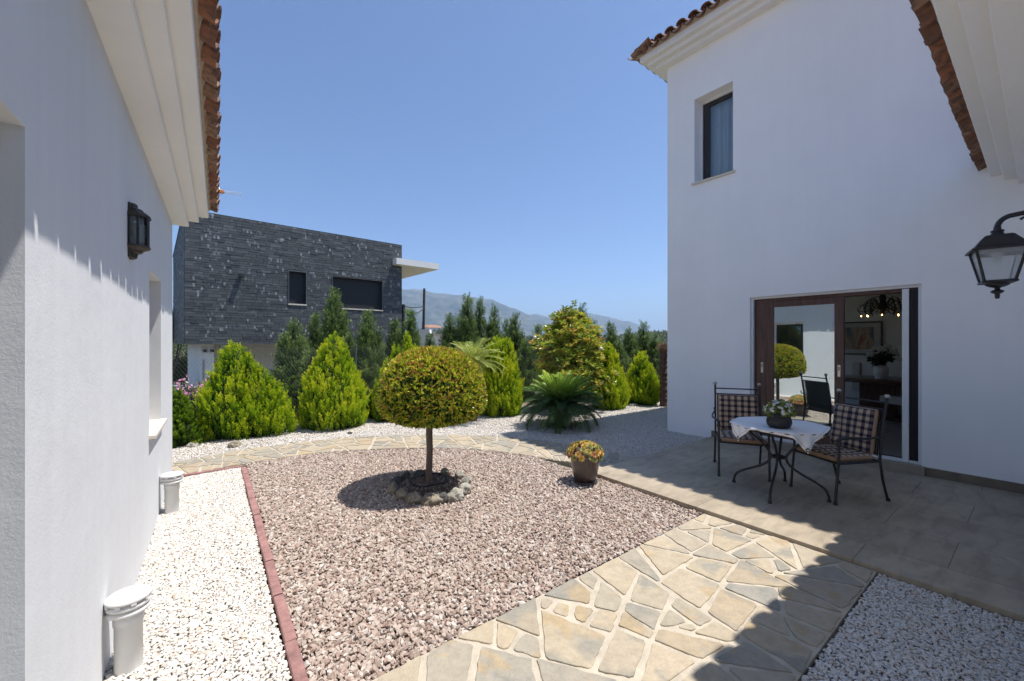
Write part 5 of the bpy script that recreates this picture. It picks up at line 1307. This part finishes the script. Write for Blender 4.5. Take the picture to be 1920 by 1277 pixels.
def mountmat():
    m,nt,b=newmat('mountain_scrub'); v=coords(nt); n=noisen(nt,.012,9,.68,v,.4); r=rampn(nt,[(.38,(.03,.05,.04)),(.5,(.075,.09,.075)),(.6,(.14,.135,.115)),(.72,(.22,.19,.165))]); nt.links.new(n.outputs[0],r.inputs[0]); nt.links.new(r.outputs[0],b.inputs['Base Color']); b.inputs['Roughness'].default_value=1; b.inputs['Specular IOR Level'].default_value=0
    n2=noisen(nt,.02,8,.7,v); bumpn(nt,b,n2.outputs[0],.8,14); return m
MMT=mountmat()
ridge('mountain',[(380,600),(560,570),(640,558),(700,550),(752,543),(778,542.5),(790,543.5),(806,547),(822,550.5),(838,551),(860,554),(890,557),(908,560),(922,561),(940,570),(955,576),(975,583),(990,590),(1010,598),(1035,607),(1060,616),(1090,628),(1130,640)],1900,1500,1.0,MMT)
ridge('far_mountain',[(820,612),(930,604),(975,592),(990,591),(1004,588.5),(1014,590.5),(1028,594),(1044,593),(1056,588),(1070,585.5),(1088,588),(1105,586.5),(1122,591),(1140,594),(1155,598),(1168,602),(1180,602.5),(1194,608),(1206,613),(1218,619),(1240,628),(1270,641)],2900,1500,7.0,MMT)
# ---------------------------------------------------------------- patio furniture
ZP=.05
def plaid():
    m,nt,b=newmat('plaid_cloth'); tc=nt.nodes.new('ShaderNodeTexCoord'); sp=nt.nodes.new('ShaderNodeSeparateXYZ'); nt.links.new(tc.outputs['UV'],sp.inputs[0])
    def band(out,f):
        ml=nt.nodes.new('ShaderNodeMath'); ml.operation='MULTIPLY'; ml.inputs[1].default_value=f; nt.links.new(out,ml.inputs[0]); fr=nt.nodes.new('ShaderNodeMath'); fr.operation='FRACT'; nt.links.new(ml.outputs[0],fr.inputs[0])
        r=rampn(nt,[(0,(.50,.36,.23)),(.14,(.70,.62,.50)),(.18,(.42,.28,.17)),(.26,(.70,.62,.50)),(.30,(.50,.36,.23)),(.42,(.015,.017,.045)),(.60,(.10,.03,.03)),(.64,(.015,.017,.045)),(.86,(.50,.36,.23))],'CONSTANT'); nt.links.new(fr.outputs[0],r.inputs[0]); return r.outputs[0]
    a=band(sp.outputs[0],1/.075); c=band(sp.outputs[1],1/.068); k1=mixc(nt,.42,a,c); k2=mixc(nt,1,a,c,'DARKEN'); k=mixc(nt,.5,k1,k2)
    nt.links.new(k,b.inputs['Base Color']); b.inputs['Roughness'].default_value=.9; b.inputs['Specular IOR Level'].default_value=.15; b.inputs['Sheen Weight'].default_value=.2
    n=noisen(nt,400,2,.5,coords(nt)); bumpn(nt,b,n.outputs[0],.3,.001); return m
MPLAID=plaid(); MTAN=M('tan_cloth',(.33,.215,.14),.9,.1,20,.2,200,.001)
def cushion(name,w,h,t,grooves,parent,M0,curve=0.0,edge=.045):
    nx,nz=44,44; V=[];UV=[]
    def ed(u,L):
        d=min(u,L-u)/edge; return math.sqrt(max(0,1-(1-min(d,1))**2)) if d<1 else 1
    idx={}
    F_=[]
    for sgn in (1,-1):
        for i in range(nx+1):
            for j in range(nz+1):
                u=w*i/nx; v=h*j/nz; e=ed(u,w)*ed(v,h)
                gr=1
                if sgn>0:
                    for g in grooves: gr-=.5*math.exp(-((u-g*w)/.016)**2)*min(1,ed(v,h)*1.0)*(.8+.2*math.sin(v*28+g*9))
                    gr*=1+.06*math.sin(v*19+u*11)
                cr=curve*math.sin(v/h*PI)
                V.append(M0@Vector((u-w/2, v, sgn*t*.5*e*gr+cr+ .0))); UV.append((u,v))
        off=0 if sgn>0 else (nx+1)*(nz+1)
        for i in range(nx):
            for j in range(nz):
                a=off+i*(nz+1)+j; q=(a,a+nz+1,a+nz+2,a+1); F_.append(q if sgn>0 else q[::-1])
    me=bpy.data.meshes.new(name); me.from_pydata([tuple(v) for v in V],[],F_); uv=me.uv_layers.new(name='UVMap')
    for p in me.polygons:
        p.use_smooth=True
        for li in p.loop_indices: uv.data[li].uv=UV[me.loops[li].vertex_index]
    me.materials.append(MPLAID); me.materials.append(MTAN)
    nf=nx*nz
    for k,p in enumerate(me.polygons):
        i=(k%nf)//nz; j=(k%nf)%nz
        if k>=nf or i<1 or i>=nx-1 or j<1 or j>=nz-1: p.material_index=1
    o=bpy.data.objects.new(name,me); COL.objects.link(o); o.parent=parent; return o
def chair():
    t=thing('garden_chair','x','chair',(0,0,0),0,'chairs at the patio table')
    # local: faces +Y, seat front y=+.25, back y=-.25
    W2=.26; SH=.40
    for sx in (-1,1):
        mb=MB(); mb.tube([(sx*W2,.285,0),(sx*W2,.27,.2),(sx*(W2-.002),.245,.42),(sx*W2,.245,.60),(sx*W2,.23,.635)],.0125,10); mb.lathe([(.018,0),(.018,.012),(.0135,.03)],(sx*W2,.286,0),10); mb.build('leg',MIRON,t)
        mb=MB(); mb.tube([(sx*W2,-.33,0),(sx*W2,-.265,.22),(sx*(W2-.002),-.235,.42),(sx*(W2-.004),-.265,.7),(sx*(W2-.006),-.325,1.03)],.0125,10); mb.lathe([(.018,0),(.018,.012),(.0135,.03)],(sx*W2,-.332,0),10); lg=mb.build('leg',MIRON,t)
        mb=MB(); mb.lathe([(.010,0),(.021,.006),(.024,.02),(.02,.034),(.012,.04),(0,.041)],(sx*(W2-.006),-.327,1.03),14); mb.build('finial',M('brushed_nickel',(.42,.41,.38),.3,metal=.9) if 'brushed_nickel' not in bpy.data.materials else bpy.data.materials['brushed_nickel'],lg)
        mb=MB(); mb.tube([(sx*(W2+.005),-.30,.68),(sx*(W2+.035),-.2,.655),(sx*(W2+.045),-.03,.648),(sx*(W2+.02),.15,.655),(sx*W2,.235,.645),(sx*W2,.262,.625),(sx*W2,.25,.6)],[.009,.010,.012,.014,.017,.018,.010],10)
        mb.lathe([(.0,0),(.019,.003),(.022,.012),(.019,.022),(.022,.032),(.016,.042),(0,.043)],(sx*W2,.245,.575),12); mb.tube([(sx*(W2+.005),-.3,.68),(sx*(W2+.0),-.325,.70),(sx*(W2+.01),-.30,.725)],.008,8)
        mb.build('armrest',MIRON,t)
    mb=MB(); mb.tube([(-W2,.25,SH),(W2,.25,SH)],.011,8); mb.tube([(-W2,-.235,SH),(W2,-.235,SH)],.011,8); mb.tube([(-W2,.25,SH),(-W2,-.235,SH)],.011,8); mb.tube([(W2,.25,SH),(W2,-.235,SH)],.011,8)
    for i in range(9): y=-.2+.05*i; mb.box((-W2,y-.012,SH-.002),(W2,y+.012,SH+.003))
    mb.build('seat_frame',MIRON,t)
    mb=MB()
    def by(z): return -.235-(z-.42)*.148
    mb.tube([(-W2+.005,by(.985)-.004,.985),(W2-.005,by(.985)-.004,.985)],.0085,8); mb.tube([(-W2+.005,by(.915),.915),(W2-.005,by(.915),.915)],.0085,8)
    mb.tube([(-W2+.03,by(.915),.915),(-W2+.03,by(.45),.45)],.006,6); mb.tube([(W2-.03,by(.915),.915),(W2-.03,by(.45),.45)],.006,6)
    # woven panel of the back
    for i in range(19): x=-W2+.035+(2*W2-.07)*i/18; mb.tube([(x,by(.912),.912),(x,by(.46),.46)],.0042,5)
    for i in range(22): z=.46+.45*i/21; mb.box((-W2+.03,by(z)-.003,z-.0045),(W2-.03,by(z)+.003,z+.0045))
    mb.build('backrest',MIRON,t)
    cushion('seat_cushion',.47,.47,.07,(.26,.5,.74),t,Matrix.Translation((0,-.21,SH+.032)))
    # standing: local x, v up the back, normal towards +Y
    th=math.radians(90+8.4); R_=Matrix.Rotation(th,4,'X'); M0=Matrix.Translation((0,-.195,SH+.055))@Matrix(((1,0,0,0),(0,0,1,0),(0,1,0,0),(0,0,0,1)))
    M0=Matrix.Translation((0,-.19,SH+.06))@Matrix.Rotation(math.radians(8.4),4,'X')@Matrix(((-1,0,0,0),(0,0,1,0),(0,1,0,0),(0,0,0,1)))
    cushion('back_cushion',.45,.46,.085,(.22,.5,.78),t,M0,0)
    return t
def face(a,b): return math.atan2(b[1]-a[1],b[0]-a[0])
cA=chair(); cA['label']='patio chair with plaid cushions on the far left side of the table'
# chair A: front feet (4.924,2.373),(5.174,1.912)
fA=np.array([(4.93+5.165)/2,(2.36+1.925)/2]); dA=nrm(np.array([-.51,-.30])); c=fA-dA*.285
cA.location=(c[0],c[1],ZP); cA.rotation_euler.z=math.atan2(dA[1],dA[0])-PI/2
cB=copy_tree(cA); cB['label']='patio chair with plaid cushions in front of the open doorway, turned to the table'
fB=np.array([(5.197+4.951)/2,(1.713+1.25)/2]); dB=nrm(np.array([-.88,.47])); c=fB-dB*.285
cB.location=(c[0],c[1],ZP); cB.rotation_euler.z=math.atan2(dB[1],dB[0])-PI/2
TX,TY=4.91,1.735
tb=thing('garden_table','small dark octagonal iron table with curved tubular legs on the patio','table',(TX,TY,ZP),0)
TH=.72; R8=.455
oct_=[(R8*math.cos(PI/8+PI/4*k+.2),R8*math.sin(PI/8+PI/4*k+.2)) for k in range(8)]
mb=MB(); mb.prism(oct_,TH-.028,TH-.004); mb.tube([(x,y,TH-.016) for x,y in oct_],.0135,8,closed=True); mb.build('tabletop',MIRON,tb)
for k,a in enumerate((100,190,11,281)):
    a=math.radians(a); u=Vector((math.cos(a),math.sin(a),0))
    mb=MB(); pts=[]
    prof=[(.34,.695),(.335,.66),(.27,.60),(.15,.50),(.082,.41),(.072,.36),(.10,.30),(.19,.235),(.31,.175),(.395,.12),(.425,.06),(.43,0)]
    for i in range(len(prof)-1):
        for q in range(3):
            t=q/3; p=[prof[max(i-1,0)],prof[i],prof[i+1],prof[min(i+2,len(prof)-1)]]
            pts.append(tuple(.5*((2*p[1][j])+(-p[0][j]+p[2][j])*t+(2*p[0][j]-5*p[1][j]+4*p[2][j]-p[3][j])*t*t+(-p[0][j]+3*p[1][j]-3*p[2][j]+p[3][j])*t**3) for j in (0,1)))
    pts.append(prof[-1]); mb.tube([u*r+Vector((0,0,z)) for r,z in pts],.0125,10); mb.lathe([(.019,0),(.019,.012),(.0135,.03)],tuple(u*.43),10); mb.build('leg',MIRON,tb)
mb=MB(); mb.tube([(.066*math.cos(2*PI*k/20),.066*math.sin(2*PI*k/20),.375) for k in range(20)],.009,8,closed=True); mb.lathe([(.06,.385),(.068,.378),(.068,.366),(.06,.36)],n=20); mb.build('leg_ring',MIRON,tb)
# tablecloth with cut-work corners
def clothmat():
    m,nt,b=newmat('white_linen'); tc=nt.nodes.new('ShaderNodeTexCoord'); sp=nt.nodes.new('ShaderNodeSeparateXYZ'); nt.links.new(tc.outputs['UV'],sp.inputs[0])
    v=nt.nodes.new('ShaderNodeTexVoronoi'); v.inputs['Scale'].default_value=9; nt.links.new(tc.outputs['UV'],v.inputs['Vector'])
    w=nt.nodes.new('ShaderNodeTexWave'); w.wave_type='RINGS'; 
    n=noisen(nt,60,3,.6,tc.outputs['UV']); n1=noisen(nt,4.2,2,.5,tc.outputs['UV'])
    r=rampn(nt,[(.56,(0,0,0)),(.60,(1,1,1))]); nt.links.new(n.outputs[0],r.inputs[0]); r1=rampn(nt,[(.5,(0,0,0)),(.56,(1,1,1))]); nt.links.new(n1.outputs[0],r1.inputs[0])
    k=mixc(nt,1,r.outputs[0],r1.outputs[0],'MULTIPLY'); k=mixc(nt,1,k,(.55,)*3,'MULTIPLY'); c=mixc(nt,k,(.80,.80,.80),(.42,.30,.17))
    # hem line
    def edge(o_):
        a=nt.nodes.new('ShaderNodeMath'); a.operation='SUBTRACT'; nt.links.new(o_,a.inputs[0]); a.inputs[1].default_value=.5; q=nt.nodes.new('ShaderNodeMath'); q.operation='ABSOLUTE'; nt.links.new(a.outputs[0],q.inputs[0]); return q.outputs[0]
    mx_=nt.nodes.new('ShaderNodeMath'); mx_.operation='MAXIMUM'; nt.links.new(edge(sp.outputs[0]),mx_.inputs[0]); nt.links.new(edge(sp.outputs[1]),mx_.inputs[1])
    rh=rampn(nt,[(0,(0,0,0)),(.463,(.6,)*3),(.470,(0,0,0))],'CONSTANT'); nt.links.new(mx_.outputs[0],rh.inputs[0]); c=mixc(nt,rh.outputs[0],c,(.25,.24,.24))
    nt.links.new(c,b.inputs['Base Color']); b.inputs['Roughness'].default_value=.85; nn2=noisen(nt,9,3,.5,coords(nt)); bumpn(nt,b,nn2.outputs[0],.35,.004); return m
NC=70; SD=.86; V=[];UV=[];Fq=[]; ca_=math.radians(7)
def octR(th):
    k=(th-.2)%(PI/4); k=min(k,PI/4-k) if False else k; a=((th-.2-PI/8)%(PI/4))-PI/8; return (R8+.012)*math.cos(PI/8)/math.cos(a)
for i in range(NC+1):
    for j in range(NC+1):
        u=(i/NC-.5)*SD; v=(j/NC-.5)*SD; x=u*math.cos(ca_)-v*math.sin(ca_)-.03; y=u*math.sin(ca_)+v*math.cos(ca_)-.01
        r=math.hypot(x,y); th=math.atan2(y,x); R_=octR(th)
        z=TH+.0035+.0012*math.sin(x*40)*math.sin(y*33)
        if r>R_:
            ex=r-R_; fl=.10*ex+.012*math.sin(th*22)*min(1,ex/.1); x=(R_+fl)*math.cos(th); y=(R_+fl)*math.sin(th); z=TH+.0035-ex*.97-.0
        V.append((x,y,z)); UV.append((i/NC,j/NC))
for i in range(NC):
    for j in range(NC): a=i*(NC+1)+j; Fq.append((a,a+NC+1,a+NC+2,a+1))
me=bpy.data.meshes.new('tablecloth'); me.from_pydata(V,[],Fq); uv=me.uv_layers.new(name='UVMap')
for p in me.polygons:
    p.use_smooth=True
    for li in p.loop_indices: uv.data[li].uv=UV[me.loops[li].vertex_index]
tc=thing('tablecloth','white embroidered cloth draped over the patio table with hanging corners','tablecloth',(TX,TY,ZP)); co=link('cloth',me,clothmat(),tc)
sm=co.modifiers.new('thick','SOLIDIFY'); sm.thickness=.0015
# dark cut-work flowers at the corners
mb=MB()
for (su,sv) in ((-1,-1),(-1,1),(1,-1),(1,1)):
    i=int((.5+su*.468)*NC); j=int((.5+sv*.468)*NC); c=Vector(V[i*(NC+1)+j]); o=Vector((c.x,c.y,0)).normalized(); s1=Vector((-o.y,o.x,0))
    c=c+o*.003
    for k in range(5):
        a=2*PI*k/5+.3; q=c+s1*math.cos(a)*.016+Vector((0,0,1))*math.sin(a)*.016
        ring=[q+s1*.0085*math.cos(2*PI*w/10)+Vector((0,0,.0085*math.sin(2*PI*w/10))) for w in range(10)]; mb.add(ring+[p+o*.002 for p in ring],[tuple(range(10)),tuple(range(10,20))]+[(w,(w+1)%10,10+(w+1)%10,10+w) for w in range(10)])
mb.build('cutwork',M('grey_thread',(.10,.10,.11),.8),tc)
# table bowl with white flowers
bx,by_=4.70,1.655; MBOWL=M('matt_black_glaze',(.014,.014,.017),.38,.2,6,.05,60)
bw=thing('flower_bowl','round black bowl of white begonia flowers on the tablecloth','plant pot',(bx,by_,ZP+TH+.006))
mb=MB(); mb.lathe([(0,0),(.075,0),(.098,.012),(.113,.045),(.112,.075),(.10,.115),(.092,.145),(.090,.150),(.085,.150),(.088,.13),(.09,.11),(0,.11)],n=40); mb.build('bowl',MBOWL,bw)
L=Leaves(); FL=Leaves(); rs_=np.random.default_rng(8); n=230
d=nrm(rs_.normal(size=(n,3))); d[:,2]=np.abs(d[:,2]); pos=d*np.array([.125,.125,.115])*rs_.uniform(.55,1,(n,1))+np.array([0,0,.135])
for k in range(3): L.add(pos+rs_.normal(size=(n,3))*.008,d*.6+rs_.normal(size=(n,3))*.6,rs_.uniform(.03,.05,n),rs_.uniform(.022,.034,n),.5+rs_.normal(size=n)*.2,blunt=.5)
for i in range(95):
    dd=nrm(rs_.normal(size=3)); dd[2]=abs(dd[2])+.1; dd=nrm(dd); c_=dd*np.array([.135,.135,.135])*rs_.uniform(.85,1.05)+np.array([0,0,.14]); u=nrm(np.cross(dd,[.3,.2,.9])); v_=np.cross(dd,u); an=np.arange(4)*PI/2+rs_.random()*3
    pd=u*np.cos(an)[:,None]+v_*np.sin(an)[:,None]+dd*.35; FL.add(np.repeat(c_[None],4,0),pd,.017,.017,.6,side=np.cross(dd,pd),blunt=.55)
L.build('foliage',leafmat('begonia_leaves',[(0,(.07,.11,.03)),(.5,(.20,.27,.07)),(1,(.42,.45,.16))],.4,.25,.5,.4),bw); FL.build('flowers',leafmat('white_petals',[(0,(.6,.58,.5)),(.6,(.8,.79,.74)),(1,(.85,.84,.8))],.5,.3,.3,.3),bw)
# big pot with succulents on the gravel
gx,gy=G(1097,903,.02); MPOT=None
m,nt,b=newmat('bronze_glaze'); v=coords(nt,(5,5,.7)); n_=noisen(nt,6,6,.65,v,.3); r_n=rampn(nt,[(.3,(.028,.021,.019)),(.6,(.075,.052,.044)),(.8,(.12,.09,.075))]); nt.links.new(n_.outputs[0],r_n.inputs[0]); nt.links.new(r_n.outputs[0],b.inputs['Base Color']); b.inputs['Roughness'].default_value=.28; b.inputs['Coat Weight'].default_value=.4; bumpn(nt,b,n_.outputs[0],.2,.003); MPOT=m
bp=thing('succulent_pot','brown glazed pot full of yellow succulent rosettes on the pink gravel','plant pot',(gx,gy,.012))
mb=MB(); mb.lathe([(0,.02),(.105,.02),(.118,.03),(.145,.12),(.163,.22),(.170,.30),(.168,.325),(.158,.328),(.155,.31),(.15,.29),(0,.28)],n=48); mb.build('pot',MPOT,bp)
mb=MB(); mb.lathe([(0,0),(.125,0),(.142,.012),(.145,.034),(.138,.036),(.128,.02),(0,.016)],n=40); mb.build('saucer',M('grey_saucer',(.05,.05,.052),.5,.1,9),bp)
L=Leaves(); rs_=np.random.default_rng(12)
cent=[]
while len(cent)<58:
    d=nrm(rs_.normal(size=3)); 
    if d[2]<-.25: continue
    p=d*np.array([.20,.20,.115])+np.array([0,0,.345])
    if all(np.linalg.norm(p-q)>.038 for q in cent): cent.append(p)
for p in cent+[np.array([.03,.0,.465]),np.array([.0,-.05,.45])]:
    ax=nrm(p-np.array([0,0,.27])); u=nrm(np.cross(ax,[.2,.3,.9])); v_=np.cross(ax,u); tt=rs_.uniform(.1,.95)
    for ring,(nn_,el_,ln_) in enumerate(((8,.15,.044),(7,.6,.036),(6,1.1,.026))):
        an=np.arange(nn_)*2*PI/nn_+ring*.4+rs_.random(); dd=(u*np.cos(an)[:,None]+v_*np.sin(an)[:,None])*math.cos(el_)+ax*math.sin(el_)
        L.add(np.repeat(p[None],nn_,0),dd,ln_,ln_*.62,tt+(.12 if ring==0 else 0)+rs_.normal(size=nn_)*.04,side=np.cross(ax,dd),blunt=.68,bend=-.12)
L.build('rosettes',leafmat('succulent',[(0,(.20,.26,.07)),(.35,(.42,.40,.14)),(.6,(.62,.43,.08)),(.8,(.66,.40,.17)),(1,(.50,.22,.12))],.5,.15,.15,.4),bp)
mb=MB(); mb.lathe([(.15,.29),(.165,.34),(.12,.41),(0,.43)],n=20); mb.build('soil',MSOIL,bp)
# ---------------------------------------------------------------- dining room contents
FZ=.165
tX,tY=9.15,2.62
MDT=M('polished_wood',(.10,.045,.028),.28,.35,4,.0,vecscale=(1,8,1),coat=.2)
# place by ray: vase column 1652, on table
def ray(px,D): return pl(px,D)
vx,vy=ray(1652,8.0); 
dt=thing('dining_table','round dark wood dining table inside the open doorway','table',(vx+.05,vy+.02,FZ))
tz=.76
mb=MB(); mb.lathe([(0,tz-.045),(.78,tz-.045),(.83,tz-.035),(.84,tz-.015),(.83,tz),(0,tz)],n=64); mb.build('tabletop',MDT,dt)
mb=MB(); mb.bbox((-.27,-.27,.05),(.27,.27,tz-.045),.01); mb.bbox((-.36,-.36,0),(.36,.36,.055),.01); mb.build('pedestal',MDT,dt)
vs_=thing('vase','white ribbed vase of white lilies and dark leaves on the dining table','vase',(vx,vy,FZ+tz))
mb=MB(); prof=[(0,0),(.085,0)]
for i in range(13): z=.01+.018*i; r=.085+.032*math.sin(min(z/.20,1)*PI*.62); r=r if z<.14 else r*(1-.9*(z-.14)); prof+=[(r+.004,z),(r-.001,z+.011)]
prof+=[(.06,.25),(.052,.27),(.046,.27),(.05,.24)]; mb.lathe(prof,n=28); mb.build('body',M('white_ceramic',(.82,.81,.79),.35),vs_)
L=Leaves(); FL=Leaves(); mb=MB(); rs_=np.random.default_rng(4)
for i in range(22):
    a=rs_.uniform(0,2*PI); el_=rs_.uniform(.35,1.35); ln_=rs_.uniform(.22,.40); tip=np.array([math.cos(a)*math.cos(el_),math.sin(a)*math.cos(el_),math.sin(el_)])*ln_+np.array([0,0,.26]); mb.tube([(0,0,.24),tuple(tip)],.004,5)
    n=16; s_=rs_.uniform(.25,.9,n); pos=np.array([0,0,.24])+(tip-np.array([0,0,.24]))*s_[:,None]; L.add(pos,rs_.normal(size=(n,3))+np.array([0,0,-.1]),rs_.uniform(.08,.14,n),.045,.4+rs_.normal(size=n)*.2)
    if el_>.75:
        for k in range(4):
            c_=tip+rs_.normal(size=3)*.03; dd=rs_.normal(size=(6,3))+nrm(tip)*.8; FL.add(np.repeat(c_[None],6,0),dd,.075,.028,.6)
L.build('leaves',MOLE if False else leafmat('vase_leaves',[(0,(.01,.02,.01)),(1,(.04,.07,.03))],.4,.1,.4,.4),vs_); tag(FL.build('flowers',bpy.data.materials['white_petals'],vs_),kind='stuff'); mb.build('stems',bpy.data.materials['frond_stem'],vs_)
MUP=M('cream_upholstery',(.50,.47,.42),.9,.05,8,.2,150,.001)
def dchair(label,px,D,rz):
    x,y_=ray(px,D); t=thing('dining_chair',label,'chair',(x,y_,FZ),rz,'upholstered dining chairs')
    mb=MB(); mb.bbox((-.23,-.22,.36),(.23,.24,.50),.03); mb.build('seat',MUP,t)
    mb=MB(); mb.bbox((-.23,-.30,.40),(.23,-.21,1.03),.03); mb.build('backrest',MUP,t)
    for sx in (-.19,.19):
        for sy in (-.24,.19): mb=MB(); mb.bbox((sx-.02,sy-.02,0),(sx+.02,sy+.02,.37),.004); mb.build('leg',MDT,t)
    return t
dchair('cream upholstered dining chair at the left behind the round table',1608,9.3,-1.9)
dchair('cream upholstered dining chair nearest the open doorway, right side',1694,7.35,1.0)
x,y_=ray(1595,8.3); 
# picture on the back wall
yp0=WY(1560,RX1-.03); yp1=WY(1655,RX1-.03); DP=lambda px: (RX1-.03)/(SA+(px-960)/F*CA)
zc1=HC-(602-HOR)/F*DP(1655); zc0=HC-(666-HOR)/F*DP(1655)
pic=thing('framed_painting','framed abstract painting of teal, tan and rust strokes on the dining room wall','picture',(RX1-.03,(yp0+yp1)/2,(zc0+zc1)/2))
hy=abs(yp0-yp1)/2; hz_=(zc1-zc0)/2
mb=MB()
for a,b_ in (((-.02,-hy,-hz_),(.02,-hy+.03,hz_)),((-.02,hy-.03,-hz_),(.02,hy,hz_)),((-.02,-hy+.03,hz_-.03),(.02,hy-.03,hz_)),((-.02,-hy+.03,-hz_),(.02,hy-.03,-hz_+.03))): mb.bbox(a,b_,.003)
mb.build('frame',M('dark_frame',(.06,.055,.05),.5),pic)
mb=MB(); mb.box((0,-hy+.02,-hz_+.02),(.012,hy-.02,hz_-.02)); mb.build('mat_board',M('mat_board',(.5,.49,.46),.9),pic)
m,nt,b=newmat('painted_strokes'); v=coords(nt,(1,1,1)); mp=nt.nodes.new('ShaderNodeMapping'); mp.inputs['Rotation'].default_value=(.65,0,0); mp.inputs['Scale'].default_value=(1,3.2,.7); nt.links.new(v,mp.inputs['Vector']); n_=noisen(nt,1.5,5,.6,mp.outputs[0],.8)
r_=rampn(nt,[(.3,(.02,.10,.16)),(.4,(.10,.16,.17)),(.46,(.34,.22,.14)),(.54,(.42,.33,.24)),(.6,(.36,.12,.06)),(.66,(.05,.06,.12)),(.75,(.30,.27,.2))]); nt.links.new(n_.outputs[0],r_.inputs[0]); nt.links.new(r_.outputs[0],b.inputs['Base Color'])
mb=MB(); mb.box((-.006,-hy+.14,-hz_+.12),(-.001,hy-.14,hz_-.12)); mb.build('canvas',m,pic)
# light switch
ys2=WY(1688,RX1-.01); mb=MB(); zz2=HC-(674-HOR)/F*DP(1688); mb.bbox((RX1-.012,ys2-.06,zz2-.04),(RX1-.002,ys2+.06,zz2+.04),.003); tag(mb.build('light_switch',M('cream_plastic',(.6,.57,.45),.4)),'cream switch plate on the dining room wall beside the flowers','switch')
# chandelier
chx,chy=ray(1655,7.75); zch=HC-(582-HOR)/F*7.75
ch=thing('chandelier','black looping iron chandelier with small lit bulbs, inside the doorway','chandelier',(chx,chy,zch))
mb=MB(); mb.lathe([(.012,RZ1-zch),(.012,.42),(.03,.40),(.04,.30),(.05,.14),(.07,.08),(.05,.02),(.03,-.06),(.02,-.12),(0,-.13)],n=14); mb.build('stem',MIRON,ch)
mb=MB(); bl=MB()
for k in range(12):
    a=2*PI*k/12+.15; u=Vector((math.cos(a),math.sin(a),0)); w=Vector((-u.y,u.x,0)); rr_=.30+.06*(k%2); up2=.10+.05*((k*7)%3)
    mb.tube([Vector((0,0,.02))+u*.04,u*.14+Vector((0,0,up2+.06))+w*.03,u*(rr_-.06)+Vector((0,0,up2+.02)),u*rr_+Vector((0,0,.0))+w*.02,u*(rr_-.05)+Vector((0,0,-.06))],.008,6)
    cc=u*(rr_-.05)+Vector((0,0,.05)); mb.tube([cc+u*.06*math.cos(t*2*PI/12)+Vector((0,0,.06*math.sin(t*2*PI/12))) for t in range(12)],.005,5,closed=True)
    mb.tube([u*(rr_-.05)+Vector((0,0,-.055)),u*(rr_-.05)+Vector((0,0,-.085))],.012,6)
    c3=u*(.16+.04*(k%3))+Vector((0,0,.10+.03*(k%2))); mb.tube([c3+(u*math.cos(t*2*PI/14)+w*.4*math.sin(t*2*PI/14))*.085+Vector((0,0,.085*math.sin(t*2*PI/14))) for t in range(14)],.0055,5,closed=True); mb.tube([Vector((0,0,.12)),u*.1+w*.08+Vector((0,0,.02)),u*.2+w*.1+Vector((0,0,-.06)),u*.27+w*.06+Vector((0,0,-.02))],.007,5)
    if k%2==0 or k==3: bl.lathe([(0,-.112),(.007,-.106),(.009,-.098),(.006,-.086),(0,-.085)],tuple(u*(rr_-.05)),8)
mb.build('arms',MIRON,ch)
m,nt,b=newmat('lit_bulb'); b.inputs['Emission Color'].default_value=(1,.55,.18,1); b.inputs['Emission Strength'].default_value=7; b.inputs['Base Color'].default_value=(1,.8,.5,1); bl.build('bulbs',m,ch)
# ---------------------------------------------------------------- sky, sun, air, camera
SUN=Vector((.319,-.155,1)).normalized(); elev=math.asin(SUN.z); azr=math.atan2(SUN.x,SUN.y)
w=bpy.data.worlds.new('World'); sc.world=w; w.use_nodes=True; nt=w.node_tree; bg=nt.nodes['Background']
sk=nt.nodes.new('ShaderNodeTexSky'); sk.sky_type='NISHITA'; sk.sun_disc=False; sk.sun_elevation=elev; sk.sun_rotation=azr; sk.altitude=120; sk.air_density=.8; sk.dust_density=.55; sk.ozone_density=7.5
nt.links.new(sk.outputs[0],bg.inputs[0]); bg.inputs[1].default_value=.092
sd=bpy.data.lights.new('sun','SUN'); sd.energy=3.8; sd.angle=math.radians(.53); sd.color=(1,.955,.90); so=bpy.data.objects.new('sun',sd); COL.objects.link(so); so.rotation_euler=SUN.to_track_quat('Z','Y').to_euler(); so.location=(0,0,30)
HAZE=True
if HAZE:
    mb=MB(); mb.box((-7200,-7200,-40),(7200,7200,440)); m=bpy.data.materials.new('air'); m.use_nodes=True; nt=m.node_tree
    for x in list(nt.nodes):
        if x.type!='OUTPUT_MATERIAL': nt.nodes.remove(x)
    pv=nt.nodes.new('ShaderNodeVolumePrincipled'); pv.inputs['Color'].default_value=(.56,.75,1,1); pv.inputs['Density'].default_value=.00026; pv.inputs['Anisotropy'].default_value=.2
    nt.links.new(pv.outputs[0],nt.nodes['Material Output'].inputs['Volume']); o=mb.build('haze',m); tag(o,'thin blue haze over the distant mountains','haze',kind='stuff')
cd=bpy.data.cameras.new('camera'); cam=bpy.data.objects.new('camera',cd); COL.objects.link(cam); sc.camera=cam
cam.location=(0,0,HC); cam.rotation_euler=(PI/2,0,-YAW); cd.sensor_width=36; cd.lens=F/1920*36; cd.clip_start=.05; cd.clip_end=20000
cd.shift_y=(HOR-638.5)/1920
sc.view_settings.view_transform='Standard'; sc.view_settings.look='None'; sc.view_settings.exposure=.96; sc.view_settings.gamma=1
sc.cycles.max_bounces=7; sc.cycles.diffuse_bounces=5; sc.cycles.transparent_max_bounces=10; sc.cycles.volume_bounces=0
